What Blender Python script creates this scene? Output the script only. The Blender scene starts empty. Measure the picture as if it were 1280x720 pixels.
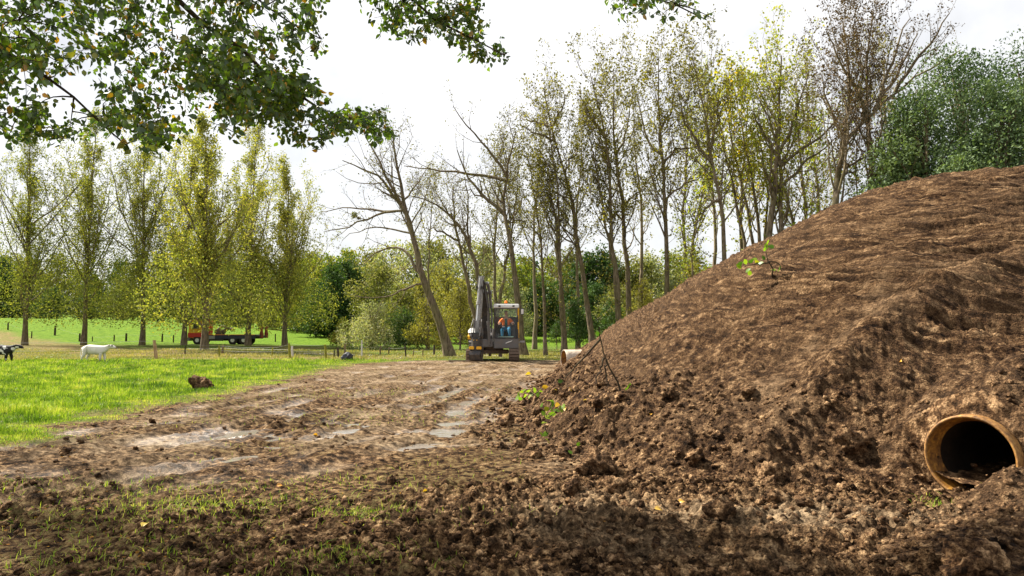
import bpy, bmesh, math, random
import numpy as np
from mathutils import Vector, Matrix, Euler

# ------------------------------------------------------------------ basics
C = bpy.context.scene.collection
CAM_Z = 1.6
F_PX = 853.0
HOR = 414.0
def at(px, py, Y):
    """3D point seen at photo pixel (px,py) at depth Y"""
    return np.array([(px - 640.0) / F_PX * Y, Y, CAM_Z + (HOR - py) / F_PX * Y])

def sstep(a, b, x):
    t = np.clip((x - a) / (b - a), 0, 1)
    return t * t * (3 - 2 * t)

_prng = np.random.RandomState(7)
_perm = _prng.permutation(512).astype(np.int64)
_perm = np.concatenate([_perm, _perm, _perm])
_ga = _prng.rand(512) * 2 * np.pi
_gx, _gy = np.cos(_ga), np.sin(_ga)
_rv = _prng.rand(512)
_rv2 = _prng.rand(512)
_rv3 = _prng.rand(512)
def _h(ix, iy):
    return _perm[(_perm[ix & 511] + iy) & 511]
def perlin(x, y):
    x = np.asarray(x, float); y = np.asarray(y, float)
    ix = np.floor(x).astype(np.int64); iy = np.floor(y).astype(np.int64)
    fx = x - ix; fy = y - iy
    u = fx * fx * fx * (fx * (fx * 6 - 15) + 10); v = fy * fy * fy * (fy * (fy * 6 - 15) + 10)
    def g(dx, dy):
        h = _h(ix + dx, iy + dy)
        return _gx[h] * (fx - dx) + _gy[h] * (fy - dy)
    a = g(0, 0) * (1 - u) + g(1, 0) * u
    b = g(0, 1) * (1 - u) + g(1, 1) * u
    return (a * (1 - v) + b * v) * 1.5
def fbm(x, y, f, octs=4, gain=0.5, seed=0):
    s = 0; a = 1.0; t = 0
    for i in range(octs):
        s = s + a * perlin(x * f + 17.3 * i + seed * 7.7, y * f + 5.1 * i + seed * 3.3); t += a
        a *= gain; f *= 2.03
    return s / t
def ridged(x, y, f, octs=3, seed=0):
    s = 0; a = 1.0; t = 0
    for i in range(octs):
        s = s + a * (1 - 2 * np.abs(perlin(x * f + 31.3 * i + seed * 9.1, y * f + 8.7 * i + seed * 2.9))); t += a
        a *= 0.5; f *= 2.1
    return s / t
def clods(x, y, cell, seed=0, density=0.6, rmin=0.25, rmax=0.62):
    """height of rounded lumps lying on a surface, one per grid cell"""
    X = x / cell + seed * 13.7; Y = y / cell + seed * 5.9
    ix = np.floor(X).astype(np.int64); iy = np.floor(Y).astype(np.int64)
    out = np.zeros_like(X)
    for dx in (-1, 0, 1):
        for dy in (-1, 0, 1):
            h = _h(ix + dx + seed, iy + dy)
            cx = ix + dx + _rv[h]; cy = iy + dy + _rv2[h]
            r = rmin + (rmax - rmin) * _rv3[h] ** 2
            h2 = _h(iy + dy + 91, ix + dx + 57)
            on = _rv[h2] < density
            el = 0.7 + 0.6 * _rv2[h2]
            d2 = ((X - cx) / el) ** 2 + ((Y - cy) * el) ** 2
            hh = np.where(on, np.sqrt(np.maximum(r * r - d2, 0)) * (0.55 + 0.5 * _rv3[h2]), 0)
            out = np.maximum(out, hh)
    return out * cell

def mesh_obj(name, verts, faces, mat=None, parent=None, smooth=True, attrs=None, nside=None):
    """verts (N,3); faces (M,k) array (or list of such arrays)"""
    me = bpy.data.meshes.new(name)
    verts = np.asarray(verts, np.float32)
    fl = faces if isinstance(faces, list) else [faces]
    fl = [np.asarray(f, np.int32) for f in fl if len(f)]
    me.vertices.add(len(verts)); me.vertices.foreach_set('co', verts.ravel())
    nl = sum(f.size for f in fl); nf = sum(len(f) for f in fl)
    me.loops.add(nl); me.polygons.add(nf)
    me.loops.foreach_set('vertex_index', np.concatenate([f.ravel() for f in fl]))
    tot = np.concatenate([np.full(len(f), f.shape[1], np.int32) for f in fl])
    st = np.concatenate([[0], np.cumsum(tot)[:-1]]).astype(np.int32)
    me.polygons.foreach_set('loop_start', st)
    me.polygons.foreach_set('use_smooth', np.full(nf, bool(smooth)))
    if attrs:
        for k, v in attrs.items():
            v = np.asarray(v, np.float32)
            dom = 'POINT' if len(v) == len(verts) else 'FACE'
            a = me.attributes.new(k, 'FLOAT', dom); a.data.foreach_set('value', v)
    me.update(calc_edges=True); me.validate()
    if mat: me.materials.append(mat)
    o = bpy.data.objects.new(name, me); C.objects.link(o)
    if parent: o.parent = parent
    return o

def tag(o, label=None, cat=None, group=None, kind=None):
    if label: o['label'] = label
    if cat: o['category'] = cat
    if group: o['group'] = group
    if kind: o['kind'] = kind
    return o
def empty(name, loc=(0, 0, 0), rz=0.0):
    o = bpy.data.objects.new(name, None); C.objects.link(o)
    o.location = loc; o.rotation_euler = (0, 0, rz); o.empty_display_size = 0.1
    return o
def copy_tree(o, parent=None):
    c = o.copy(); C.objects.link(c)
    if parent: c.parent = parent
    for ch in [q for q in o.children]:
        copy_tree(ch, c)
    return c

# ------------------------------------------------------------------ materials
def new_mat(name):
    m = bpy.data.materials.new(name); m.use_nodes = True
    nt = m.node_tree
    for n in list(nt.nodes): nt.nodes.remove(n)
    out = nt.nodes.new('ShaderNodeOutputMaterial')
    return m, nt, out
class NT:
    def __init__(s, nt): s.nt = nt
    def n(s, t, **kw):
        nd = s.nt.nodes.new(t)
        for k, v in kw.items(): setattr(nd, k, v)
        return nd
    def l(s, a, b): s.nt.links.new(a, b)
    def noise(s, scale, detail=4, rough=0.6, coord=None, dist=0.0):
        nd = s.n('ShaderNodeTexNoise'); nd.inputs['Scale'].default_value = scale
        nd.inputs['Detail'].default_value = detail; nd.inputs['Roughness'].default_value = rough
        nd.inputs['Distortion'].default_value = dist
        if coord: s.l(coord, nd.inputs['Vector'])
        return nd.outputs['Fac']
    def ramp(s, fac, stops, interp='LINEAR'):
        r = s.n('ShaderNodeValToRGB'); r.color_ramp.interpolation = interp
        el = r.color_ramp.elements
        while len(el) < len(stops): el.new(0.5)
        for e, (p, c) in zip(el, stops):
            e.position = p; e.color = (*c, 1) if len(c) == 3 else c
        s.l(fac, r.inputs[0]); return r.outputs[0]
    def val(s, fac, a, b, c=0.0, d=1.0):
        r = s.n('ShaderNodeMapRange'); s.l(fac, r.inputs[0])
        for i, v in enumerate((a, b, c, d)): r.inputs[i + 1].default_value = v
        return r.outputs[0]
    def mix(s, fac, a, b, mode='MIX'):
        m = s.n('ShaderNodeMix', data_type='RGBA', blend_type=mode)
        for inp, v in ((m.inputs[0], fac), (m.inputs[6], a), (m.inputs[7], b)):
            if isinstance(v, (int, float)): inp.default_value = v
            elif isinstance(v, tuple): inp.default_value = (*v, 1)
            else: s.l(v, inp)
        return m.outputs[2]
    def math(s, op, a, b=0.0, clamp=False):
        m = s.n('ShaderNodeMath', operation=op, use_clamp=clamp)
        for inp, v in ((m.inputs[0], a), (m.inputs[1], b)):
            if isinstance(v, (int, float)): inp.default_value = v
            else: s.l(v, inp)
        return m.outputs[0]
    def attr(s, name):
        a = s.n('ShaderNodeAttribute'); a.attribute_name = name; return a.outputs['Fac']
    def bump(s, h, strength, dist):
        b = s.n('ShaderNodeBump'); b.inputs['Strength'].default_value = strength
        b.inputs['Distance'].default_value = dist; s.l(h, b.inputs['Height']); return b.outputs[0]
    def principled(s, out, color, rough=0.8, normal=None, spec=0.3, metal=0.0):
        p = s.n('ShaderNodeBsdfPrincipled')
        for inp, v in ((p.inputs['Base Color'], color), (p.inputs['Roughness'], rough), (p.inputs['Metallic'], metal), (p.inputs['Specular IOR Level'], spec)):
            if isinstance(v, (int, float)): inp.default_value = v
            elif isinstance(v, tuple): inp.default_value = (*v, 1)
            else: s.l(v, inp)
        if normal: s.l(normal, p.inputs['Normal'])
        if out: s.l(p.outputs[0], out.inputs[0])
        return p

def soil_mat(name, tint=(1, 1, 1), obj=False):
    m, nt, out = new_mat(name); k = NT(nt)
    tc = k.n('ShaderNodeNewGeometry').outputs['Position']
    n1 = k.noise(0.8, 5, 0.62, tc); n2 = k.noise(8, 7, 0.72, tc); n3 = k.noise(55, 4, 0.7, tc)
    t = lambda c: tuple(a * b for a, b in zip(c, tint))
    mixn = n2
    if not obj:
        hbw = k.math('ADD', k.attr('hb'), k.math('MULTIPLY', n1, 0.05))
        cx = k.n('ShaderNodeCombineXYZ'); k.l(k.math('MULTIPLY', hbw, 32.0), cx.inputs[0]); k.l(k.math('MULTIPLY', k.attr('td'), 10.0), cx.inputs[1])
        st = k.noise(1.3, 6, 0.75, cx.outputs[0], 0.15)
        upz = k.val(k.attr('hb'), 0.8, 2.2, 0.2, 0.72)
        mixn = k.math('ADD', k.math('MULTIPLY', n2, k.math('SUBTRACT', 1.0, upz)), k.math('MULTIPLY', st, upz))
    base = k.ramp(mixn, [(0.4, t((0.012, 0.006, 0.003))), (0.465, t((0.066, 0.034, 0.016))), (0.53, t((0.18, 0.104, 0.051))), (0.61, t((0.48, 0.31, 0.165)))])  # darkest and palest stops put shadow and highlight contrast into the soil colour
    col = k.mix(k.val(n1, 0.4, 0.65, 0, 0.4), base, t((0.17, 0.105, 0.057)))
    sp = k.ramp(n3, [(0.35, (0.3, 0.26, 0.24)), (0.5, (0.95, 0.95, 0.95)), (0.68, (1.55, 1.5, 1.45))])  # low end darkens the grain to deepen the painted blacks
    col = k.mix(0.9, col, sp, 'MULTIPLY')
    if not obj:
        col = k.mix(k.attr('pale'), col, k.mix(k.val(mixn, 0.38, 0.62), (0.1, 0.058, 0.03), (0.5, 0.33, 0.185)))
    n4 = k.noise(24, 3, 0.6, tc)
    h = k.math('ADD', k.math('ADD', k.math('MULTIPLY', mixn, 0.9), k.math('MULTIPLY', n3, 0.35)), k.math('MULTIPLY', n4, 0.6))
    nrm = k.bump(h, 1.0, 0.2 if not obj else 0.06)
    k.principled(out, col, 0.95, nrm, 0.1)
    return m

def ground_mat():
    m, nt, out = new_mat('ground'); k = NT(nt)
    pos = k.n('ShaderNodeNewGeometry').outputs['Position']
    n0 = k.noise(0.35, 5, 0.6, pos); n1 = k.noise(1.7, 5, 0.65, pos); n2 = k.noise(10, 6, 0.7, pos); n3 = k.noise(55, 3, 0.65, pos)
    # damp churned soil with shadow and highlight contrast painted into the ramp ends
    mud = k.ramp(n2, [(0.4, (0.013, 0.007, 0.003)), (0.465, (0.066, 0.036, 0.017)), (0.54, (0.175, 0.103, 0.05)), (0.63, (0.45, 0.3, 0.16))])
    sp = k.ramp(n3, [(0.35, (0.32, 0.28, 0.25)), (0.5, (0.95, 0.95, 0.95)), (0.7, (1.5, 1.45, 1.4))])
    mud = k.mix(0.8, mud, sp, 'MULTIPLY')
    pale = k.attr('pale')
    palec = k.mix(k.val(n2, 0.38, 0.62), (0.11, 0.07, 0.037), (0.47, 0.355, 0.225))
    mud = k.mix(k.math('MULTIPLY', pale, k.val(n1, 0.3, 0.55), True), mud, palec)
    # mossy/grassy film on the mud
    film = k.attr('film')
    fm = k.math('MULTIPLY', film, k.val(n2, 0.48, 0.62, 0, 0.8), True)
    mud = k.mix(fm, mud, (0.1, 0.095, 0.03))
    # grass
    gr = k.ramp(n2, [(0.35, (0.03, 0.055, 0.01)), (0.5, (0.085, 0.135, 0.02)), (0.65, (0.22, 0.24, 0.06))])
    far = k.attr('far')
    farc = k.mix(k.val(n1, 0.35, 0.65), (0.06, 0.135, 0.008), (0.15, 0.235, 0.018))
    gr = k.mix(far, gr, farc)
    dry = k.attr('dry')
    dryc = k.mix(n2, (0.12, 0.07, 0.035), (0.33, 0.23, 0.11))
    gr = k.mix(k.math('MULTIPLY', dry, k.val(n1, 0.3, 0.6), True), gr, dryc)
    g = k.attr('grass')
    gm = k.val(k.math('ADD', g, k.math('MULTIPLY', k.math('SUBTRACT', n2, 0.5), 0.9)), 0.4, 0.6)
    col = k.mix(gm, mud, gr)
    path = k.attr('path')
    col = k.mix(path, col, k.mix(n2, (0.36, 0.31, 0.27), (0.52, 0.46, 0.4)))
    wet = k.attr('wet')
    col = k.mix(k.math('MULTIPLY', wet, 0.45), col, (0.07, 0.05, 0.035))
    rough = k.val(wet, 0, 1, 0.95, 0.27)
    h = k.math('ADD', k.math('MULTIPLY', n2, 0.6), k.math('MULTIPLY', n3, 0.45))
    b = k.n('ShaderNodeBump'); b.inputs['Distance'].default_value = 0.15
    k.l(k.val(wet, 0, 1, 0.9, 0.4), b.inputs['Strength']); k.l(h, b.inputs['Height'])
    k.principled(out, col, rough, b.outputs[0], k.val(wet, 0, 1, 0.06, 0.6))
    return m

def leaf_mat(name, cols, trans=0.4, gloss=0.03, rough=0.5):
    m, nt, out = new_mat(name); k = NT(nt)
    t = k.attr('tint')
    n = len(cols)
    col = k.ramp(t, [(i / (n - 1), c) for i, c in enumerate(cols)])
    d = k.n('ShaderNodeBsdfDiffuse'); tr = k.n('ShaderNodeBsdfTranslucent'); g = k.n('ShaderNodeBsdfGlossy')
    g.inputs['Roughness'].default_value = rough; g.inputs['Color'].default_value = (0.9, 0.95, 0.9, 1)
    k.l(col, d.inputs[0])
    tcol = k.mix(1.0, col, (1.5, 1.6, 0.6), 'MULTIPLY')
    k.l(tcol, tr.inputs[0])
    mx = k.n('ShaderNodeMixShader'); mx.inputs[0].default_value = trans
    k.l(d.outputs[0], mx.inputs[1]); k.l(tr.outputs[0], mx.inputs[2])
    mx2 = k.n('ShaderNodeMixShader'); mx2.inputs[0].default_value = gloss * 0.5
    k.l(mx.outputs[0], mx2.inputs[1]); k.l(g.outputs[0], mx2.inputs[2])
    k.l(mx2.outputs[0], out.inputs[0])
    return m

def bark_mat(name, a, b, moss=(0.12, 0.12, 0.03), mossy=0.4):
    m, nt, out = new_mat(name); k = NT(nt)
    pos = k.n('ShaderNodeTexCoord').outputs['Object']
    mp = k.n('ShaderNodeMapping'); mp.inputs['Scale'].default_value = (1, 1, 0.22); k.l(pos, mp.inputs[0])
    n1 = k.noise(9, 5, 0.7, mp.outputs[0]); n2 = k.noise(1.3, 4, 0.6, pos)
    col = k.ramp(n1, [(0.35, a), (0.65, b)])
    col = k.mix(k.math('MULTIPLY', k.val(n2, 0.42, 0.62), mossy), col, moss)
    k.principled(out, col, 0.9, k.bump(n1, 0.9, 0.06), 0.15)
    return m

def plain(name, col, rough=0.5, metal=0.0, dirt=0.25, dirtcol=(0.12, 0.08, 0.05), scale=6.0, spec=0.4):
    m, nt, out = new_mat(name); k = NT(nt)
    pos = k.n('ShaderNodeTexCoord').outputs['Object']
    n1 = k.noise(scale, 6, 0.7, pos)
    c = k.mix(k.val(n1, 0.45, 0.75, 0.0, dirt * 2), col, dirtcol)
    r = k.val(n1, 0.3, 0.7, rough, min(1, rough + 0.3))
    k.principled(out, c, r, k.bump(n1, 0.15, 0.01), spec, metal)
    return m
# ------------------------------------------------------------------ terrain
PD = np.array([math.sin(math.radians(54)), math.cos(math.radians(54))])   # culvert axis, into the heap
PL = np.array([PD[1], -PD[0]])                                            # its right-hand side (towards the camera)
PC = np.array([4.36, 6.55]); PR_OUT = 0.4; PR_IN = 0.366; PZ = 0.41

def seg_dist(x, y, pts):
    """distance to polyline and parameter (arc position) in 2D"""
    best = np.full(np.shape(x), 1e9); s = np.zeros(np.shape(x)); side = np.zeros(np.shape(x)); acc = 0.0
    for (ax, ay), (bx, by) in zip(pts[:-1], pts[1:]):
        dx, dy = bx - ax, by - ay; L = math.hypot(dx, dy)
        t = np.clip(((x - ax) * dx + (y - ay) * dy) / (L * L), 0, 1)
        d = np.hypot(x - ax - t * dx, y - ay - t * dy)
        m = d < best
        best = np.where(m, d, best); s = np.where(m, acc + t * L, s)
        side = np.where(m, ((x - ax) * dy - (y - ay) * dx) / L, side)
        acc += L
    return best, s, np.where(best < 0.9, side, np.sign(side) * best)

def smin(a, b, k):
    h = np.clip(0.5 + 0.5 * (b - a) / k, 0, 1)
    return b * (1 - h) + a * h - k * h * (1 - h)

def far_ground(x, y):
    u = x / np.maximum(y, 1.0)
    amp = np.interp(u, [-0.8, -0.55, -0.32, -0.2, -0.05, 0.06, 0.4], [4.2, 3.7, 1.5, 1.2, 2.3, 2.9, 3.2])
    z = amp * sstep(72, 128, y) + 6.0 * sstep(130, 320, y)
    z = z + 0.25 * fbm(x, y, 0.05, 2) * sstep(30, 60, np.hypot(x, y))
    return z

def mound_base(x, y):
    x0 = np.interp(y, [5, 8, 10, 13, 20, 28, 40], [0.9, 0.55, 0.25, 0.15, 0.95, 1.75, 2.9])
    y0 = np.interp(x, [-1, 0.5, 1.5, 2.8, 3.6, 4.4, 6.0, 9], [9.5, 8.6, 7.35, 7.0, 6.4, 5.6, 4.9, 4.2])
    left = 0.66 * (x - x0)
    front = 0.485 * (y - y0)
    h = smin(left, front, 1.3)
    top = 6.1 + 0.13 * (x - 12)
    h = smin(h, top, 2.4)
    h = smin(h, 0.6 * (37 - y), 1.5)
    h = smin(h, 0.6 * (34 - x), 1.5)
    return h

GRASS_X = lambda y: np.interp(y, [0, 6, 9, 13, 18, 28, 33, 36.5, 38], [-7.5, -7.3, -7.0, -7.3, -7.0, -7.4, -7.5, -5.5, -3.0])

TRACKS = [[(-9.0, 8.0), (-6.4, 9.6), (-5.6, 12), (-5.6, 18), (-5.0, 27), (-4.6, 36)],
          [(-3.2, 7.8), (-1.9, 10.5), (-1.9, 15), (-0.9, 22), (0.3, 30)],
          [(-5.6, 6.6), (-4.5, 8.3), (-3.6, 10.8), (-2.9, 15.9), (-1.3, 26), (0.5, 36)],
          [(-7.4, 7.2), (-6.2, 9.0), (-5.2, 12), (-4.6, 17), (-3.3, 27), (-2.0, 36)],
          [(-8, 5.6), (-5.0, 6.7), (-2.8, 8.7), (-1.4, 12.0), (-0.8, 17), (0.2, 27)]]
RIDGE = [(2.4, 7.2), (3.3, 7.8), (4.4, 8.4), (5.4, 8.85), (7.2, 9.65), (9, 10.4)]

def terrain(x, y, fine=True):
    """returns z, dict of attributes, is_mound"""
    r = np.hypot(x, y)
    mb = mound_base(x, y)
    warp = 0.12 * fbm(x, y, 0.9, 3, seed=3)
    mb2 = mb + warp * sstep(-0.5, 0.4, mb)
    g0 = far_ground(x, y)
    onm = sstep(-0.05, 0.3, mb2)
    near = 1 - sstep(36, 44, y)
    frontv = sstep(-0.2, 0.2, y)
    # grass zone mask
    gx = GRASS_X(y) + 1.5 * fbm(x, y, 0.7, 4, 0.65, seed=5)
    grass = np.maximum(sstep(0.5, -0.5, x - gx), sstep(36.2, 37.6, y + 0.6 * fbm(x, y, 0.4, 2, seed=8)))
    grass = grass * (1 - onm)
    # bare soil in the lower left beside the grass
    mudz = 1 - grass
    # ---- mud relief
    z = g0 + 0.05 * fbm(x, y, 0.35, 2, seed=1) * near
    trk = np.zeros_like(x); tw = np.zeros_like(x); smooth = np.zeros_like(x)
    for i, P in enumerate(TRACKS):
        d, s, side = seg_dist(x, y, P)
        side = side + 0.12 * perlin(s * 0.8, side * 0 + i * 7.0)
        for off, w in ((-0.85, 0.27), (0.85, 0.27), (0.0, 0.12)):
            q = (side - off) / w
            prof = np.exp(-q ** 4)
            rim = np.exp(-((np.abs(q) - 1.35) / 0.35) ** 2)
            amt = (0.034 if abs(off) > 0 else 0.014) * np.where(d < 1.8, 1, 0)
            v = sstep(0.15, 0.5, 0.5 + 0.6 * perlin(s * 0.25 + i * 9.0, off + i * 1.0))
            trk = trk + amt * v * (-prof * 1.0 + rim * 0.75)
            trk = trk + 0.011 * prof * v * np.where(d < 1.8, 1, 0) * sstep(-0.1, 0.2, perlin(s * 0.4 + i * 3.0, off + 2.0)) * np.sin((s + 0.5 * np.abs(side - off)) * 2 * np.pi / 0.19)
            smooth = np.maximum(smooth, prof * v * (1 if abs(off) > 0 else 0.5) * np.where(d < 1.8, 1, 0))
    # cleat marks left in soft mud
    rough_mask = sstep(-0.25, 0.25, fbm(x, y, 0.28, 3, seed=12) + 0.75 * sstep(8.2, 6.6, y) + 0.6 * sstep(-1.2, 0.6, x) * sstep(12, 8, y) - 0.5)
    rough_mask = rough_mask * (1 - 0.8 * smooth)
    hfd = 0.035 * ridged(x, y * 0.55, 1.6, 3, seed=2) + 0.035 * fbm(x, y, 5.0, 4, 0.62, seed=4)
    streak = 0.02 * ridged(x * 0.35 + y * 0.1, y * 1.1, 2.0, 3, seed=21)
    if fine:
        c1 = clods(x, y, 0.24, 1, 0.35); c2 = clods(x + 0.02 * perlin(x * 30, y * 30), y, 0.1, 2, 0.5); c3 = clods(x, y, 0.05, 3, 0.55)
        cl = 0.6 * c1 + 0.8 * c2 + 0.8 * c3 + 0.012 * fbm(x, y, 22, 3, 0.6, seed=6)
    else:
        cl = 0
    z = z + mudz * near * (trk + hfd * (0.35 + 1.1 * rough_mask) + streak + 0.03 * fbm(x, y, 2.2, 4, 0.62, seed=14) + cl * (0.12 + 1.1 * rough_mask))
    z = z + grass * near * (0.05 * fbm(x, y, 1.2, 3, seed=9) + 0.04)
    # puddle hollows
    pd = np.exp(-(((x + 1.35 + 0.06 * (y - 14)) / 0.75) ** 2)) * sstep(8.5, 10.5, y) * (1 - sstep(23, 27, y))
    pd = np.maximum(pd, 0.8 * np.exp(-((x + 3.6 + 0.25 * (y - 11)) / 1.3) ** 2 - ((y - 11) / 2.4) ** 2))
    pn = fbm(x * 0.55, y * 1.3, 0.9, 4, 0.55, seed=31)
    hollow = pd * sstep(-0.15, 0.12, pn)
    z = z - 0.085 * hollow * mudz
    # ---- heap
    d, s, side = seg_dist(x, y, RIDGE)
    hm = mb2
    tdir = np.arctan2(y - 16, x - 14)
    al_ = tdir * 9.0; mw = mb + 0.035 * fbm(x, y, 0.7, 2, seed=41)
    def gl(f, a, s_, w): return -np.exp(-(perlin(mw * f + s_, al_ * a + s_ * 1.7) / w) ** 2)
    groove = 0.06 * gl(5.5, 0.16, 3.0, 0.15) + 0.07 * gl(8.5, 0.22, 11.0, 0.2) + 0.06 * gl(12.0, 0.3, 23.0, 0.28) + 0.06 + 0.015 * ridged(mw * 3.0, al_ * 0.3, 1.0, 1, seed=142) + 0.015 * perlin(mw * 8.0, al_ * 0.3) + 0.02 * perlin(mw * 15.0, al_ * 0.5 + 9) + 0.012 * perlin(mw * 27.0, al_ * 1.4 + 5)
    stripe = 0 * ridged(mb * 4.2 + 0.35 * fbm(x, y, 0.6, 3, seed=41), tdir * 2.2, 1.0, 2, seed=42) + 0.075 * ridged(mb * 12 + 0.7 * fbm(x, y, 0.8, 3, seed=43), tdir * 5, 1.0, 2, seed=44)
    up = sstep(0.9, 2.2, mb)
    hm = hm + (stripe + groove) * (0.2 + 0.95 * up)
    hm = hm + 0.05 * fbm(x, y, 0.6, 2, seed=45)
    # dug out below/right of the ridge line, smooth slide above/left
    dug = sstep(0.0, 0.8, side) * sstep(3.6, 2.0, side) * sstep(-0.1, 0.6, s) * sstep(7.5, 5.5, s)
    hm = hm - 0.2 * dug
    ridgeb = np.exp(-((side + 0.12) / 0.22) ** 2) * sstep(0, 0.5, s) * sstep(7.0, 5.0, s)
    hm = hm + 0.16 * ridgeb
    slide = np.exp(-((side + 0.62 + 0.2 * perlin(s, s * 0)) / 0.3) ** 2) * sstep(-0.35, 0.25, fbm(s * 0.5, side * 3.0, 1.3, 3, seed=78)) * sstep(0.2, 0.9, s) * sstep(6.0, 4.0, s)
    # a second shallow bench across the face
    hm = hm + 0.14 * sstep(0.25, -0.15, mb - 2.35 + 0.35 * fbm(x, y, 0.5, 2, seed=47)) * sstep(1.0, 2.0, mb)
    lump_zone = sstep(2.3, 0.6, mb) * (1 - 0.85 * slide)
    if fine:
        xw = x + 0.06 * fbm(x, y, 4, 2, seed=51); yw = y + 0.06 * fbm(x, y, 4, 2, seed=52)
        m1 = clods(xw, yw, 0.42, 5, 0.5, 0.2, 0.55); m2 = clods(xw, yw, 0.17, 6, 0.55); m3 = clods(x, y, 0.075, 7, 0.6)
        lz = lump_zone * (0.55 + 0.9 * sstep(-0.2, 0.4, fbm(x, y, 0.6, 2, seed=53)))
        det = lz * (0.6 * m1 + 0.85 * m2 + 0.7 * m3) + (1 - lump_zone) * (0.3 * m3) * (1 - 0.7 * slide)
        det = det + (0.02 + 0.035 * lump_zone) * fbm(x, y, 6, 4, 0.65, seed=54) * (1 - 0.6 * slide) + 0.022 * ridged(x, y, 10, 3, seed=55) * (1 - 0.7 * slide)
        hm = hm + det
    # culvert mouth: channel in front, bank above
    ax = (x - PC[0]) * PD[0] + (y - PC[1]) * PD[1]
    lx = (x - PC[0]) * PL[0] + (y - PC[1]) * PL[1]
    wob = 0.1 * fbm(x, y, 2.2, 3, seed=61)
    bank = 0.0 + 0.08 * np.exp(-(ax / 0.4) ** 2) + np.maximum(0, np.abs(lx + 0.02) - 0.34 - 0.22 * np.clip(-ax, 0, 2) + wob) * np.where(lx < 0, 1.25, 0.75)
    inch = sstep(0.14, 0.06, ax) * sstep(-2.3, -1.2, ax)
    ban2 = bank + (1 - inch) * 9
    detail_b = 0.03 * fbm(x, y, 6, 3, 0.6, seed=62) + (0.5 * clods(x, y, 0.13, 8, 0.5) if fine else 0)
    hm = np.minimum(hm, ban2 + detail_b)
    al = np.abs(lx)
    cap = PZ + np.sqrt(np.maximum(PR_OUT ** 2 - lx ** 2, 0)) + 0.015
    cover = np.maximum(cap, PZ + 0.33 - np.maximum(0, al - PR_OUT) * 0.2) + (0.42 + 0.15 * fbm(x, y, 3, 2, seed=63)) * np.clip(ax - 0.1, 0, 1.2) - 0.7 * np.maximum(0, ax - 1.4) - 0.5 * np.maximum(0, al - 0.55)
    cover = cover + np.abs(detail_b if fine else 0) * sstep(0.1, 0.3, ax)
    hm = np.maximum(hm, np.where((ax > 0.1) & (al < 1.3) & (ax < 4), cover, -9))
    # berm in the lower right, hides the foot of the pipe
    bd, bs, bside = seg_dist(x, y, [(3.3, 4.7), (4.2, 5.25), (5.0, 5.6), (6.6, 5.6)])
    plug = 0.34 * np.exp(-((x - 4.32) / 0.34) ** 2 - ((y - 6.02) / 0.22) ** 2)
    berm = (0.2 + 0.09 * bs) * np.exp(-(bd / 0.55) ** 2) + plug
    hm_b = berm + g0 + (0.6 * clods(x, y, 0.16, 9, 0.5) + 0.5 * clods(x, y, 0.07, 10, 0.6) if fine else 0) * sstep(0.02, 0.12, berm)
    hm = np.maximum(hm, np.where(berm > 0.03, hm_b, -9))
    mound = hm > z
    zz = np.maximum(z, hm)
    # ---- attributes
    wet = mudz * near * np.clip(1.0 * hollow * sstep(0.1, 0.4, pn) + 0.6 * smooth * sstep(0.0, 0.35, perlin(x * 0.7, y * 0.7)) * sstep(6, 9, y), 0, 1) * (~mound)
    pale = mudz * near * (0.55 * smooth * sstep(-0.15, 0.25, fbm(x, y, 1.4, 3, seed=15)) + 0.6 * sstep(0.05, 0.3, fbm(x * 0.5, y * 1.2, 0.7, 3, seed=77)) * sstep(7.5, 9, y) + 0.9 * sstep(17, 27, y) * sstep(-0.35, 0.15, fbm(x * 0.35, y, 0.5, 3, seed=71)) + 0.35 * sstep(0.0, 0.4, fbm(x, y, 0.4, 3, seed=72)))
    pband = np.exp(-((x - 2.2) / 1.6) ** 2 - ((y - 5.95 + 0.1 * (x - 2)) / 0.4) ** 2)
    pale = np.clip(pale + 0.75 * pband, 0, 1)
    pale_m = np.clip(0.85 * slide * sstep(-0.2, 0.3, fbm(x, y, 2.0, 3, seed=79)) + 0.3 * ridgeb * sstep(-0.1, 0.4, perlin(s * 1.5, side)), 0, 0.8)
    pale = np.where(mound, pale_m, pale)
    film = mudz * near * (1 - wet) * (1 - hollow) * sstep(0.3, -0.1, x) * sstep(-0.1, 0.35, fbm(x, y, 0.45, 3, seed=73)) * (1 - smooth)
    dpath, ds, dside = seg_dist(x, y, [(-10, 39.5), (-19, 43), (-35, 57), (-49, 73), (-80, 98)])
    dry = np.maximum(sstep(5.5, 2.5, dpath + 1.5 * fbm(x, y, 0.25, 2, seed=74)), 0.75 * sstep(40, 44, y) * sstep(80, 70, y) * sstep(-14, -20, x - 0.0 * y) * sstep(-0.25, 0.3, fbm(x, y, 0.12, 3, seed=75)))
    dry = np.maximum(dry, 0.55 * sstep(0.0, 0.4, fbm(x, y, 0.35, 3, seed=76)) * (y < 40))
    dry = np.maximum(dry, 0.75 * np.exp(-((x - gx) / 1.0) ** 2) * (y < 36))
    dry = np.maximum(dry, 0.6 * sstep(38, 42, y) * sstep(60, 50, y) * sstep(-8, 0, x))
    farv = sstep(60, 85, y)
    pth, _, _ = seg_dist(x, y, [(-14.5, 50.5), (-10, 47.5), (-5.5, 46.0), (-1.5, 47)])
    path = sstep(1.3, 0.9, pth + 0.3 * perlin(x * 0.6, y * 0.6)) * 0.9
    at_ = dict(pd=pd, rough=rough_mask, hb=mb, td=tdir, grass=grass, wet=wet, pale=pale, film=film, dry=dry, far=farv, path=path)
    return zz, at_, mound

def zat(x, y):
    X = np.atleast_1d(np.asarray(x, float)); Y = np.atleast_1d(np.asarray(y, float))
    return terrain(X, Y)[0]
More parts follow.
